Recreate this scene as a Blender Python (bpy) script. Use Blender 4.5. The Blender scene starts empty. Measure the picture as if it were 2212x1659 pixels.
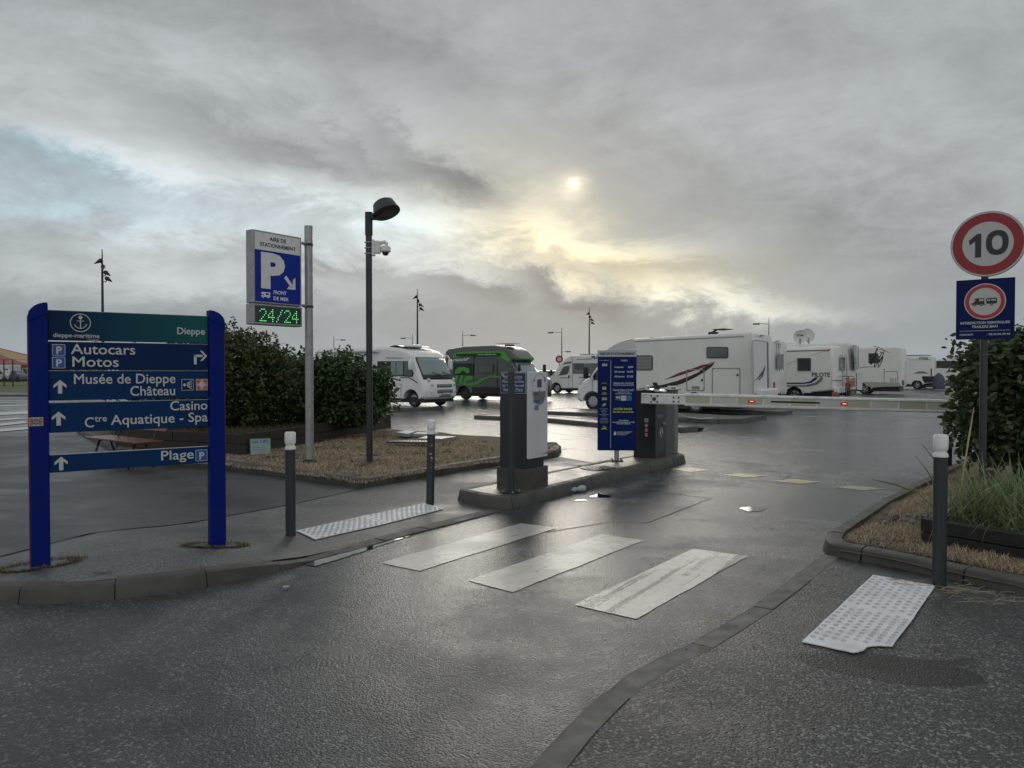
import bpy, bmesh, math, random
import numpy as np
from mathutils import Matrix, Vector, noise
random.seed(7); np.random.seed(7)
S = bpy.context.scene
COL = S.collection
# ---------------------------------------------------------------- camera
FPX, CH = 1650.0, 1.62                      # focal length in px of a 2212 px wide picture, eye height
PIT = math.atan(30.5/FPX)
cd = bpy.data.cameras.new('camera'); cam = bpy.data.objects.new('camera', cd); COL.objects.link(cam)
cam.location = (0, 0, CH); cam.rotation_euler = (math.pi/2-PIT, 0, 0)
cd.sensor_width = 36; cd.lens = 36*FPX/2212; cd.clip_end = 6000; cd.clip_start = .05
S.camera = cam
def ray(u, v):
    x = (u-1106)/FPX; zz = -(v-829.5)/FPX
    return Vector((x, math.cos(PIT)+math.sin(PIT)*zz, -math.sin(PIT)+math.cos(PIT)*zz))
def gp(u, v, z=0.0):                         # point of the plane z seen at (u, v)
    r = ray(u, v); t = (z-CH)/r.z
    return Vector((r.x*t, r.y*t, z))
def pd(u, v, Y):                             # point at distance Y
    r = ray(u, v); t = Y/r.y
    return Vector((r.x*t, Y, CH+r.z*t))
# ---------------------------------------------------------------- colour management, world, sun
S.view_settings.view_transform = 'Standard'; S.view_settings.look = 'None'
S.view_settings.gamma = 1; S.view_settings.use_curve_mapping = False; S.view_settings.exposure = 0.0
SUN_AZ = math.atan((1236-1106)/FPX); SUN_EL = math.radians(13.4)
W = bpy.data.worlds.new('World'); S.world = W; W.use_nodes = True
nt = W.node_tree; nt.nodes.clear()
def N(tree, t, **k):
    n = tree.nodes.new(t)
    for a, b in k.items(): setattr(n, a, b)
    return n
def M_(tree, op, a, b=None, c=None, clamp=False):
    n = tree.nodes.new('ShaderNodeMath'); n.operation = op; n.use_clamp = clamp
    for i, x in enumerate((a, b, c)):
        if x is None: continue
        if isinstance(x, (int, float)): n.inputs[i].default_value = x
        else: tree.links.new(x, n.inputs[i])
    return n.outputs[0]
def MIX(tree, f, a, b, blend='MIX'):
    n = tree.nodes.new('ShaderNodeMix'); n.data_type = 'RGBA'; n.blend_type = blend
    for i, x in ((0, f), (6, a), (7, b)):
        if isinstance(x, (int, float)): n.inputs[i].default_value = x
        elif isinstance(x, (tuple, list)): n.inputs[i].default_value = tuple(x)+((1,) if len(x) == 3 else ())
        else: tree.links.new(x, n.inputs[i])
    return n.outputs[2]
def MAP(tree, x, a, b, c=0., d=1., smooth=True):
    n = tree.nodes.new('ShaderNodeMapRange'); n.interpolation_type = 'SMOOTHSTEP' if smooth else 'LINEAR'
    tree.links.new(x, n.inputs[0])
    for i, q in enumerate((a, b, c, d)): n.inputs[i+1].default_value = q
    return n.outputs[0]
def build_sky():
    L = nt.links.new
    tc = N(nt, 'ShaderNodeTexCoord'); g = tc.outputs['Generated']
    sep = N(nt, 'ShaderNodeSeparateXYZ'); L(g, sep.inputs[0])
    # cloud-layer coordinates: the direction projected on a flat layer overhead, softened at the horizon
    zc = M_(nt, 'ADD', M_(nt, 'MAXIMUM', sep.outputs[2], 0.0), 0.38)
    px = M_(nt, 'DIVIDE', sep.outputs[0], zc); py = M_(nt, 'DIVIDE', sep.outputs[1], zc)
    comb = N(nt, 'ShaderNodeCombineXYZ'); L(px, comb.inputs[0]); L(py, comb.inputs[1]); L(sep.outputs[2], comb.inputs[2])
    def nz(scale, det, rough, dist=0., off=0., vec=comb.outputs[0], sy=1., rot=0.):
        mp = N(nt, 'ShaderNodeMapping'); L(vec, mp.inputs[0]); mp.inputs['Location'].default_value = (off, off*.7, off*.3)
        mp.inputs['Scale'].default_value = (scale, scale*sy, scale); mp.inputs['Rotation'].default_value = (0, 0, rot)
        n = N(nt, 'ShaderNodeTexNoise'); L(mp.outputs[0], n.inputs['Vector']); n.inputs['Scale'].default_value = 1
        n.inputs['Detail'].default_value = det; n.inputs['Roughness'].default_value = rough; n.inputs['Distortion'].default_value = dist
        return n.outputs['Fac']
    n1 = nz(1.15, 9, .55, .5, 3.1, rot=.5, sy=1.5); n2 = nz(3.4, 10, .6, .3, 9.2, rot=.35, sy=1.9); n3 = nz(9., 8, .62, .2, 1.7, rot=.3, sy=2.)
    az0 = M_(nt, 'ARCTAN2', sep.outputs[0], sep.outputs[1]); el0 = M_(nt, 'ARCSINE', sep.outputs[2])
    cae = N(nt, 'ShaderNodeCombineXYZ'); L(sep.outputs[0], cae.inputs[0]); L(M_(nt, 'MULTIPLY', sep.outputs[2], 1.), cae.inputs[1]); L(sep.outputs[1], cae.inputs[2])
    n6 = nz(15., 8, .66, .4, 8.4, vec=cae.outputs[0], sy=1.7, rot=-.35); n4 = nz(6.5, 12, .68, .35, 4.4, vec=cae.outputs[0], sy=2.1, rot=-.42); n5 = nz(2.6, 8, .58, .5, 7.7, vec=cae.outputs[0], sy=2.3, rot=-.38)
    wa = M_(nt, 'MULTIPLY', M_(nt, 'SUBTRACT', n5, .5), .34); wb = M_(nt, 'MULTIPLY', M_(nt, 'SUBTRACT', n5, .5), -.12)
    wc = M_(nt, 'MULTIPLY', M_(nt, 'SUBTRACT', n4, .5), .12)
    az = M_(nt, 'ADD', M_(nt, 'ADD', az0, wa), wc); el = M_(nt, 'ADD', M_(nt, 'ADD', el0, wb), wc)
    def blob(u, v, ru, rv, ang, amp, a=az, e=el):
        d = ray(u, v).normalized(); A = math.atan2(d.x, d.y); E = math.asin(d.z); c, s = math.cos(ang), math.sin(ang)
        da = M_(nt, 'SUBTRACT', a, A); de = M_(nt, 'SUBTRACT', e, E)
        x = M_(nt, 'ADD', M_(nt, 'MULTIPLY', da, c*1650/ru), M_(nt, 'MULTIPLY', de, s*1650/ru))
        y = M_(nt, 'SUBTRACT', M_(nt, 'MULTIPLY', de, c*1650/rv), M_(nt, 'MULTIPLY', da, s*1650/rv))
        q = M_(nt, 'ADD', M_(nt, 'MULTIPLY', x, x), M_(nt, 'MULTIPLY', y, y))
        return M_(nt, 'MULTIPLY', M_(nt, 'EXPONENT', M_(nt, 'MULTIPLY', q, -1.)), amp)
    def total(l):
        t = l[0]
        for x in l[1:]: t = M_(nt, 'ADD', t, x)
        return t
    # ang: positive tilts the long axis up to the right
    light = total([
        blob(240, 350, 420, 34, -.12, .22), blob(760, 440, 300, 40, -.25, .20), blob(330, 470, 260, 60, -.1, .16),
        blob(720, 520, 420, 55, -.1, .16), blob(1120, 500, 280, 40, -.16, .24), blob(1330, 525, 230, 32, -.15, .22),
        blob(1290, 590, 260, 26, -.2, .16), blob(1560, 645, 200, 28, -.1, .30), blob(1380, 620, 180, 30, -.2, .16), blob(1010, 590, 160, 40, -.2, .16),
        blob(260, 560, 330, 60, 0, .10), blob(1215, 440, 70, 60, 0, .10), blob(560, 640, 300, 40, -.05, .10), blob(850, 230, 500, 80, -.25, .07),
        blob(60, 200, 320, 110, 0, .07), blob(2150, 330, 300, 180, 0, .03), blob(420, 130, 300, 60, -.3, .05)])
    dark = total([
        blob(1020, 410, 240, 38, -.6, .34), blob(1140, 600, 130, 34, -.5, .36), blob(1000, 610, 90, 30, -.4, .30), blob(1260, 660, 320, 28, -.08, .12),
        blob(330, 60, 380, 90, -.3, .12), blob(880, 120, 420, 80, -.35, .13), blob(1560, 420, 480, 120, -.35, .17), blob(620, 345, 240, 30, -.25, .20), blob(1800, 90, 600, 100, -.2, .06), blob(800, 330, 200, 24, -.5, .16), blob(2150, 620, 300, 100, 0, .05), blob(60, 610, 200, 50, 0, .10),
        blob(330, 425, 130, 26, -.15, .16), blob(370, 475, 100, 20, -.2, .14), blob(500, 700, 900, 50, 0, .12), blob(640, 590, 200, 22, -.1, .14), blob(1650, 730, 900, 60, 0, .05), blob(760, 600, 170, 14, -.05, .10), blob(500, 590, 60, 14, 0, .12),
        blob(90, 500, 160, 26, 0, .06)])
    warm = total([blob(1236, 440, 260, 130, -.3, .6), blob(1380, 590, 360, 70, -.15, .75), blob(1050, 480, 260, 50, -.2, .25)])
    blue = total([blob(60, 350, 260, 30, -.1, .8), blob(120, 440, 240, 50, -.05, .7), blob(690, 500, 260, 60, 0, .45), blob(900, 480, 120, 40, 0, .4)])
    base = MIX(nt, MAP(nt, el0, 0., .14), (.335, .380, .410), (.385, .410, .420))
    base = MIX(nt, MAP(nt, el0, .16, .5), base, (.355, .380, .400))
    # towards the side away from the sun the cloud deck is lit from the front and paler
    backd = MAP(nt, sep.outputs[1], .35, -.9)
    base = MIX(nt, backd, base, (.64, .66, .67))
    var = total([M_(nt, 'MULTIPLY', M_(nt, 'SUBTRACT', n1, .5), .20), M_(nt, 'MULTIPLY', M_(nt, 'SUBTRACT', n5, .5), .62), M_(nt, 'MULTIPLY', M_(nt, 'SUBTRACT', n4, .5), .66), M_(nt, 'MULTIPLY', M_(nt, 'SUBTRACT', n6, .5), .26)])
    damp = MAP(nt, el0, .03, .17, .18, 1.)
    gate = M_(nt, 'ADD', .62, M_(nt, 'MULTIPLY', MAP(nt, M_(nt, 'ADD', M_(nt, 'MULTIPLY', n5, .7), M_(nt, 'MULTIPLY', n4, .9)), .66, .94), .75))
    light = M_(nt, 'MULTIPLY', light, gate)
    k = M_(nt, 'ADD', 1.0, M_(nt, 'MULTIPLY', var, damp))
    add = M_(nt, 'SUBTRACT', light, M_(nt, 'MULTIPLY', dark, .55))
    colr = MIX(nt, 1., base, MIX(nt, 0., (1, 1, 1), (1, 1, 1)), 'MULTIPLY')
    vm = N(nt, 'ShaderNodeVectorMath', operation='SCALE'); L(base, vm.inputs[0]); L(k, vm.inputs['Scale'])
    tint = MIX(nt, M_(nt, 'MINIMUM', warm, 1.), (.97, 1.05, 1.07), (1.14, 1.03, .72))
    tint = MIX(nt, M_(nt, 'MINIMUM', blue, 1.), tint, (.74, 1.0, 1.12))
    vt = N(nt, 'ShaderNodeVectorMath', operation='SCALE'); L(tint, vt.inputs[0]); L(add, vt.inputs['Scale'])
    va = N(nt, 'ShaderNodeVectorMath', operation='ADD'); L(vm.outputs[0], va.inputs[0]); L(vt.outputs[0], va.inputs[1])
    # the sun seen through thin cloud
    az1 = M_(nt, 'ADD', az0, M_(nt, 'MULTIPLY', M_(nt, 'SUBTRACT', n3, .5), .02)); el1 = M_(nt, 'ADD', el0, M_(nt, 'MULTIPLY', M_(nt, 'SUBTRACT', n3, .5), .02))
    core = blob(1236, 400, 9, 10, 0, .7, az1, el1); halo = blob(1236, 402, 30, 27, 0, .34, az1, el1)
    halo2 = blob(1236, 440, 120, 80, -.3, .06)
    vs = N(nt, 'ShaderNodeVectorMath', operation='SCALE'); vs.inputs[0].default_value = (1.2, 1.05, .72); L(total([core, halo, halo2]), vs.inputs['Scale'])
    vb = N(nt, 'ShaderNodeVectorMath', operation='ADD'); L(va.outputs[0], vb.inputs[0]); L(vs.outputs[0], vb.inputs[1])
    wc_ = MIX(nt, M_(nt, 'MULTIPLY', M_(nt, 'MINIMUM', warm, 1.), .75), (1, 1, 1), (1.10, 1.0, .78))
    wc_ = MIX(nt, M_(nt, 'MULTIPLY', M_(nt, 'MINIMUM', blue, 1.), .8), wc_, (.80, .98, 1.08))
    vt2 = N(nt, 'ShaderNodeVectorMath', operation='MULTIPLY'); L(vb.outputs[0], vt2.inputs[0]); L(wc_, vt2.inputs[1])
    vmax = N(nt, 'ShaderNodeVectorMath', operation='MAXIMUM'); L(vt2.outputs[0], vmax.inputs[0]); vmax.inputs[1].default_value = (.02, .02, .02)
    sky = N(nt, 'ShaderNodeTexSky', sky_type='NISHITA', sun_disc=False, sun_elevation=SUN_EL, sun_rotation=SUN_AZ, air_density=1.2, dust_density=2.)
    b1 = N(nt, 'ShaderNodeBackground'); L(sky.outputs[0], b1.inputs[0]); b1.inputs[1].default_value = .06
    b2 = N(nt, 'ShaderNodeBackground'); L(vmax.outputs[0], b2.inputs[0]); b2.inputs[1].default_value = 1.06
    thin = M_(nt, 'MULTIPLY', M_(nt, 'MINIMUM', blue, 1.), .12)
    mx = N(nt, 'ShaderNodeMixShader'); L(M_(nt, 'SUBTRACT', .97, thin), mx.inputs[0]); L(b1.outputs[0], mx.inputs[1]); L(b2.outputs[0], mx.inputs[2])
    o = N(nt, 'ShaderNodeOutputWorld'); L(mx.outputs[0], o.inputs[0])
build_sky()
sd = bpy.data.lights.new('sun', 'SUN'); sd.energy = .5; sd.angle = math.radians(26); sd.color = (1, .93, .82)
sun = bpy.data.objects.new('sun', sd); COL.objects.link(sun)
sv = Vector((math.sin(SUN_AZ)*math.cos(SUN_EL), math.cos(SUN_AZ)*math.cos(SUN_EL), math.sin(SUN_EL)))
sun.rotation_euler = sv.to_track_quat('Z', 'Y').to_euler()
# ---------------------------------------------------------------- materials
MATS = {}
def mat(name, col, rough=.5, metal=0., spec=.5, emis=None, es=0., dirt=0., dscale=3., bump=0., bscale=40., coat=0., trans=0., grain=0.):
    if name in MATS: return MATS[name]
    m = bpy.data.materials.new(name); m.use_nodes = True; t = m.node_tree; b = t.nodes['Principled BSDF']; L = t.links.new
    b.inputs['Base Color'].default_value = (*col, 1); b.inputs['Roughness'].default_value = rough; b.inputs['Metallic'].default_value = metal
    b.inputs['Specular IOR Level'].default_value = spec; b.inputs['Coat Weight'].default_value = coat; b.inputs['Coat Roughness'].default_value = .08
    b.inputs['Transmission Weight'].default_value = trans
    if emis: b.inputs['Emission Color'].default_value = (*emis, 1); b.inputs['Emission Strength'].default_value = es
    tc = t.nodes.new('ShaderNodeTexCoord')
    def nse(sc, det=6, r=.6):
        n = t.nodes.new('ShaderNodeTexNoise'); L(tc.outputs['Object'], n.inputs['Vector']); n.inputs['Scale'].default_value = sc
        n.inputs['Detail'].default_value = det; n.inputs['Roughness'].default_value = r; return n.outputs['Fac']
    if dirt > 0:
        f = M_(t, 'MULTIPLY', MAP(t, nse(dscale), .38, .72), dirt)
        c = MIX(t, f, col, tuple(x*.45+.012 for x in col))
        if grain: c = MIX(t, MAP(t, nse(bscale*2, 3), .3, .7, 0, grain), c, tuple(x*.5 for x in col))
        L(c, b.inputs['Base Color'])
        L(MAP(t, nse(dscale*1.7), .3, .7, max(rough-.08, .02), min(rough+.12, 1)), b.inputs['Roughness'])
    if bump > 0:
        bn = t.nodes.new('ShaderNodeBump'); bn.inputs['Strength'].default_value = bump; bn.inputs['Distance'].default_value = .01
        L(nse(bscale, 5), bn.inputs['Height']); L(bn.outputs[0], b.inputs['Normal'])
    MATS[name] = m; return m
def asphalt(name, c0, c1, cell, wet_lo, wet_hi, bump=.6, wscale=.35, seed=0., light=.0, stones=(.27, .27, .265), amt=.18, streak=0., wetspots=(), darkspots=()):
    m = bpy.data.materials.new(name); m.use_nodes = True; t = m.node_tree; b = t.nodes['Principled BSDF']; L = t.links.new
    tc = t.nodes.new('ShaderNodeTexCoord'); mp = t.nodes.new('ShaderNodeMapping'); L(tc.outputs['Object'], mp.inputs[0]); mp.inputs['Location'].default_value = (seed, seed*1.7, 0)
    def nse(sc, det=5, r=.6, dist=0.):
        n = t.nodes.new('ShaderNodeTexNoise'); L(mp.outputs[0], n.inputs['Vector']); n.inputs['Scale'].default_value = sc
        n.inputs['Detail'].default_value = det; n.inputs['Roughness'].default_value = r; n.inputs['Distortion'].default_value = dist; return n.outputs['Fac']
    vo = t.nodes.new('ShaderNodeTexVoronoi'); L(mp.outputs[0], vo.inputs['Vector']); vo.inputs['Scale'].default_value = 1/cell
    sp = t.nodes.new('ShaderNodeSeparateColor'); L(vo.outputs['Color'], sp.inputs[0])
    vo2 = t.nodes.new('ShaderNodeTexVoronoi'); L(mp.outputs[0], vo2.inputs['Vector']); vo2.inputs['Scale'].default_value = .58/cell
    big = nse(wscale, 5, .55, .8); mid = nse(wscale*6, 6, .6); fine = nse(90, 3, .7)
    col = MIX(t, MAP(t, sp.outputs[0], 0., 1., smooth=False), c0, c1); col = MIX(t, MAP(t, nse(80, 3, .85), .40, .62, 0, .55), col, tuple(x*1.7 for x in c1)); col = MIX(t, MAP(t, nse(66, 3, .85), .52, .66, 0, .7), col, tuple(x*.4 for x in c0))
    col = MIX(t, M_(t, 'MULTIPLY', MAP(t, sp.outputs[1], 1-amt, 1-amt+.04), .95), col, stones)
    col = MIX(t, MAP(t, mid, .35, .7, 0, .5), col, tuple(x*.62 for x in c0))
    col = MIX(t, MAP(t, big, .35, .65, 0., .45), col, tuple(x*.6 for x in c0))
    L(col, b.inputs['Base Color'])
    so = t.nodes.new('ShaderNodeSeparateXYZ'); L(tc.outputs['Object'], so.inputs[0])
    def spots(lst, acc=None):
        for (sx, sy, rx, ry, an, am) in lst:
            dx = M_(t, 'SUBTRACT', so.outputs[0], sx); dy = M_(t, 'SUBTRACT', so.outputs[1], sy); c_, s_ = math.cos(an), math.sin(an)
            x_ = M_(t, 'ADD', M_(t, 'MULTIPLY', dx, c_/rx), M_(t, 'MULTIPLY', dy, s_/rx)); y_ = M_(t, 'SUBTRACT', M_(t, 'MULTIPLY', dy, c_/ry), M_(t, 'MULTIPLY', dx, s_/ry))
            g = M_(t, 'MULTIPLY', M_(t, 'EXPONENT', M_(t, 'MULTIPLY', M_(t, 'ADD', M_(t, 'MULTIPLY', x_, x_), M_(t, 'MULTIPLY', y_, y_)), -1.)), am)
            acc = g if acc is None else M_(t, 'ADD', acc, g)
        return acc
    w0 = M_(t, 'ADD', M_(t, 'MULTIPLY', big, .7), M_(t, 'MULTIPLY', mid, .3))
    if wetspots: w0 = M_(t, 'ADD', w0, spots(wetspots))
    wet = MAP(t, w0, .40, .60)
    if darkspots:
        dk = MAP(t, M_(t, 'ADD', spots(darkspots), M_(t, 'MULTIPLY', M_(t, 'SUBTRACT', mid, .5), 2.2)), .34, .46)
        col = MIX(t, dk, col, (.007, .0073, .0075)); L(col, b.inputs['Base Color'])
    r = MAP(t, wet, 0., 1., wet_hi, wet_lo, smooth=False)
    r = M_(t, 'ADD', r, M_(t, 'MULTIPLY', M_(t, 'SUBTRACT', fine, .5), .1), clamp=True); L(r, b.inputs['Roughness'])
    h = M_(t, 'ADD', M_(t, 'MULTIPLY', M_(t, 'SUBTRACT', 1., vo.outputs['Distance']), .8), M_(t, 'MULTIPLY', sp.outputs[2], .45))
    h = M_(t, 'ADD', h, M_(t, 'ADD', M_(t, 'MULTIPLY', nse(110, 2, .8), .8), M_(t, 'MULTIPLY', M_(t, 'SUBTRACT', 1., vo2.outputs['Distance']), .5))); h = M_(t, 'ADD', h, M_(t, 'MULTIPLY', mid, 1.2))
    bn = t.nodes.new('ShaderNodeBump'); bn.inputs['Distance'].default_value = cell*.85
    L(MAP(t, wet, 0., 1., bump, bump*.45, smooth=False), bn.inputs['Strength'])
    L(h, bn.inputs['Height']); L(bn.outputs[0], b.inputs['Normal'])
    b.inputs['Specular IOR Level'].default_value = .5
    return m
def paint(name, col, under, wear, seed=0., rough=(.17, .34), lines=True):
    m = bpy.data.materials.new(name); m.use_nodes = True; t = m.node_tree; b = t.nodes['Principled BSDF']; L = t.links.new
    tc = t.nodes.new('ShaderNodeTexCoord'); mp = t.nodes.new('ShaderNodeMapping'); L(tc.outputs['Object'], mp.inputs[0]); mp.inputs['Location'].default_value = (seed, seed, 0)
    mp.inputs['Rotation'].default_value = (0, 0, -math.atan2(.84, .55))
    def nse(sc, det=6, r=.65, v=None):
        n = t.nodes.new('ShaderNodeTexNoise'); L(v or mp.outputs[0], n.inputs['Vector']); n.inputs['Scale'].default_value = sc
        n.inputs['Detail'].default_value = det; n.inputs['Roughness'].default_value = r; return n.outputs['Fac']
    m2 = t.nodes.new('ShaderNodeMapping'); L(mp.outputs[0], m2.inputs[0]); m2.inputs['Scale'].default_value = (.4, 13., 1)
    a = nse(34, 4, .8); bb = nse(1.0, 5, .6, m2.outputs[0]); c = nse(9, 6, .6)
    f = M_(t, 'ADD', M_(t, 'MULTIPLY', a, .45), M_(t, 'ADD', M_(t, 'MULTIPLY', MAP(t, bb, .3, .7) if lines else bb, .42 if lines else .2), M_(t, 'MULTIPLY', c, .25 if lines else .6)))
    k = MAP(t, f, wear, wear+.09)
    cc = MIX(t, MAP(t, c, .3, .7), col, tuple(x*.78 for x in col)); L(MIX(t, k, cc, under), b.inputs['Base Color'])
    L(MAP(t, nse(1.3, 2, .5), .35, .65, rough[1], rough[0]), b.inputs['Roughness'])
    bn = t.nodes.new('ShaderNodeBump'); bn.inputs['Strength'].default_value = .6; bn.inputs['Distance'].default_value = .006
    L(nse(70, 3, .7), bn.inputs['Height']); L(bn.outputs[0], b.inputs['Normal'])
    return m
def leafmat(name, cols, rough=.45):
    m = bpy.data.materials.new(name); m.use_nodes = True; t = m.node_tree; b = t.nodes['Principled BSDF']; L = t.links.new
    g = t.nodes.new('ShaderNodeNewGeometry'); cr = t.nodes.new('ShaderNodeValToRGB'); L(g.outputs['Random Per Island'], cr.inputs[0])
    e = cr.color_ramp.elements
    e[0].position = 0; e[0].color = (*cols[0], 1); e[1].position = 1; e[1].color = (*cols[-1], 1)
    for i, c in enumerate(cols[1:-1]): q = e.new((i+1)/(len(cols)-1)); q.color = (*c, 1)
    L(cr.outputs[0], b.inputs['Base Color']); b.inputs['Roughness'].default_value = rough
    tr = t.nodes.new('ShaderNodeBsdfTranslucent'); L(cr.outputs[0], tr.inputs[0]); mx = t.nodes.new('ShaderNodeMixShader'); mx.inputs[0].default_value = .3
    L(b.outputs[0], mx.inputs[1]); L(tr.outputs[0], mx.inputs[2]); L(mx.outputs[0], t.nodes['Material Output'].inputs[0])
    return m
ROAD = asphalt('road_asphalt', (.015, .017, .019), (.088, .095, .101), .0115, .13, .44, bump=.55, amt=.10, wetspots=[(.5, 8.3, 2.4, 1.9, .95, .12), (-.5, 6.6, .9, 1.6, -.6, .08), (4., 15, 5, 2.5, 0, .07), (0, 22, 9, 5, 0, .06), (-.5, 2.6, 4, 1.6, 0, -.10), (3.2, 9.6, 1.6, 1.0, .3, .10), (9., 21, 8, 6, 0, .09), (3, 34, 20, 9, 0, .12), (-12, 26, 8, 8, 0, .10)])
PAVE = asphalt('pavement_asphalt', (.030, .032, .033), (.13, .134, .136), .012, .30, .55, bump=.6, seed=11, amt=.12)
PAVER = asphalt('coarse_pavement_asphalt', (.007, .0075, .008), (.070, .072, .072), .0125, .38, .60, bump=.6, seed=5, amt=.16, darkspots=[(2.02, 4.13, .44, .21, -.22, 1.), (2.2, 3.98, .3, .14, -.3, .6)])
PATH = asphalt('dark_path_asphalt', (.014, .015, .016), (.060, .062, .065), .010, .34, .52, bump=.35, seed=23, amt=.03)
PATCH = asphalt('patch_asphalt', (.010, .010, .011), (.028, .028, .028), .008, .35, .55, bump=.6, seed=2, amt=.01)
CONC = mat('kerb_concrete', (.082, .080, .070), .6, dirt=.8, dscale=4, bump=.5, bscale=160, grain=.4)
CONCL = mat('flush_kerb_concrete', (.135, .132, .120), .6, dirt=.6, dscale=5, bump=.5, bscale=140, grain=.5)
MORTAR = mat('mortar', (.12, .11, .09), .8, bump=.5, bscale=90)
TOPC = mat('island_concrete', (.16, .155, .135), .30, dirt=.8, dscale=2.2, bump=.5, bscale=120, grain=.5)
WHITEP = paint('white_paint', (.50, .49, .45), (.09, .09, .088), .71, 0)
WHITEP3 = paint('worn_white_paint', (.54, .54, .50), (.085, .085, .083), .605, 4.4)
YELP = paint('yellow_paint', (.55, .44, .17), (.085, .085, .08), .73, 2.2, lines=False)
YELP2 = paint('worn_yellow_paint', (.42, .38, .24), (.08, .08, .078), .64, 1.2, lines=False)
LINEP = paint('line_paint', (.55, .55, .52), (.09, .09, .088), .72, 6.2)
DOME = mat('tactile_dome', (.52, .52, .53), .55, dirt=.5, dscale=9)  # greyer than the tile: wear plus the domes' shading put into the colour
TACT = mat('tactile_white', (.74, .74, .75), .5, dirt=.45, dscale=6, bump=.1, bscale=200)
WATER = mat('puddle_water', (.012, .013, .013), .02, spec=.9, bump=.06, bscale=9)
WATERD = mat('wet_film', (.030, .031, .032), .13, spec=.6, bump=.10, bscale=60)
DKGREY = mat('dark_grey_paint', (.028, .034, .036), .42, dirt=.4, dscale=8)
CABG = mat('cabinet_green_grey', (.020, .026, .025), .38, dirt=.3, dscale=3)
WHITE = mat('white_plastic', (.72, .72, .70), .45, dirt=.2, dscale=7)
STEEL = mat('galvanised_steel', (.34, .35, .35), .42, .5, dirt=.4, dscale=9)
BLUEPOST = mat('blue_post_paint', (.0006, .012, .155), .55, spec=.12, dirt=.25, dscale=5)
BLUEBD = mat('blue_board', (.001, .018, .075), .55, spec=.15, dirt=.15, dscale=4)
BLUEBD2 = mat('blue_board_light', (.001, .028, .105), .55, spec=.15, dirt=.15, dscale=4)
REDEDGE = mat('dark_red_edge', (.13, .012, .015), .5)
LETTER = mat('sign_lettering', (.50, .51, .50), .5)
PBLUE = mat('parking_blue', (.006, .075, .30), .4)
BLACK = mat('black_plastic', (.012, .012, .013), .45)
RUBBER = mat('tyre_rubber', (.016, .016, .017), .75)
RIM = mat('wheel_rim', (.45, .46, .47), .35, .6)
RIMD = mat('dark_rim', (.05, .05, .055), .4, .4)
VAN = mat('white_van_paint', (.76, .765, .75), .26, coat=.5, dirt=.16, dscale=2.2)
VANW = mat('coach_white_gelcoat', (.74, .735, .70), .34, coat=.3, dirt=.18, dscale=1.2)
VANG = mat('charcoal_van_paint', (.055, .060, .063), .32, coat=.5)
GREEN = mat('bright_green_wrap', (.05, .34, .03), .4)
GLASS = mat('dark_glass', (.022, .028, .030), .06, spec=.7)
GLASSL = mat('blinded_windscreen', (.20, .25, .25), .10, spec=.8)
GLASSM = mat('grey_side_glass', (.075, .09, .09), .1, spec=.7)
FRAMEG = mat('window_frame_grey', (.05, .05, .05), .5)
SEAM = mat('panel_seam', (.30, .30, .29), .6)
GREYM = mat('mid_grey_panel', (.16, .165, .165), .5)
REDL = mat('red_lens', (.35, .01, .01), .2)
ORANGEL = mat('orange_lens', (.5, .13, .02), .25)
LAMPL = mat('clear_lens', (.55, .57, .57), .1, spec=.8)
TIMBER = mat('dark_timber', (.030, .024, .018), .62, dirt=.8, dscale=6, bump=.7, bscale=25, grain=.5)
TIMBERB = mat('black_timber', (.010, .009, .009), .55, dirt=.6, dscale=6, bump=.6, bscale=25)
BENCHW = mat('bench_red_wood', (.15, .045, .035), .28, dirt=.5, dscale=9)
SOIL = mat('bed_soil', (.19, .145, .085), .9, dirt=.8, dscale=7, bump=1., bscale=40, grain=.6)
SOILD = mat('planter_soil', (.035, .030, .018), .95, dirt=.8, dscale=7, bump=1., bscale=30)
STONE = leafmat('pebble_stone', [(.06, .055, .05), (.16, .14, .12), (.25, .23, .21), (.09, .06, .05)], .6)
STRAW = leafmat('dry_straw', [(.68, .56, .39), (.54, .43, .28), (.25, .185, .11), (.66, .57, .42), (.36, .27, .17), (.15, .11, .07)], .7)
LEAFM = leafmat('maple_leaves', [(.06, .11, .03), (.035, .07, .018), (.10, .075, .03), (.085, .13, .034), (.07, .045, .018), (.04, .08, .022), (.12, .16, .05)])
LEAFD = leafmat('dark_glossy_leaves', [(.030, .062, .022), (.045, .085, .030), (.07, .115, .042), (.026, .05, .018)], .32)
LEAFR = leafmat('elaeagnus_leaves', [(.035, .062, .022), (.05, .085, .030), (.09, .125, .05), (.026, .045, .017), (.14, .15, .06)], .35)
GRASSG = leafmat('dune_grass', [(.13, .20, .085), (.18, .26, .14), (.30, .30, .14), (.10, .16, .07), (.22, .27, .12)], .5)
FIELD = mat('field_grass', (.085, .12, .03), .9, dirt=.6, dscale=.3, bump=.6, bscale=12)
BARK = mat('bark', (.04, .03, .022), .9, bump=.8, bscale=30)
TUBE = mat('barrier_white', (.76, .76, .73), .35, dirt=.5, dscale=4)
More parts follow.
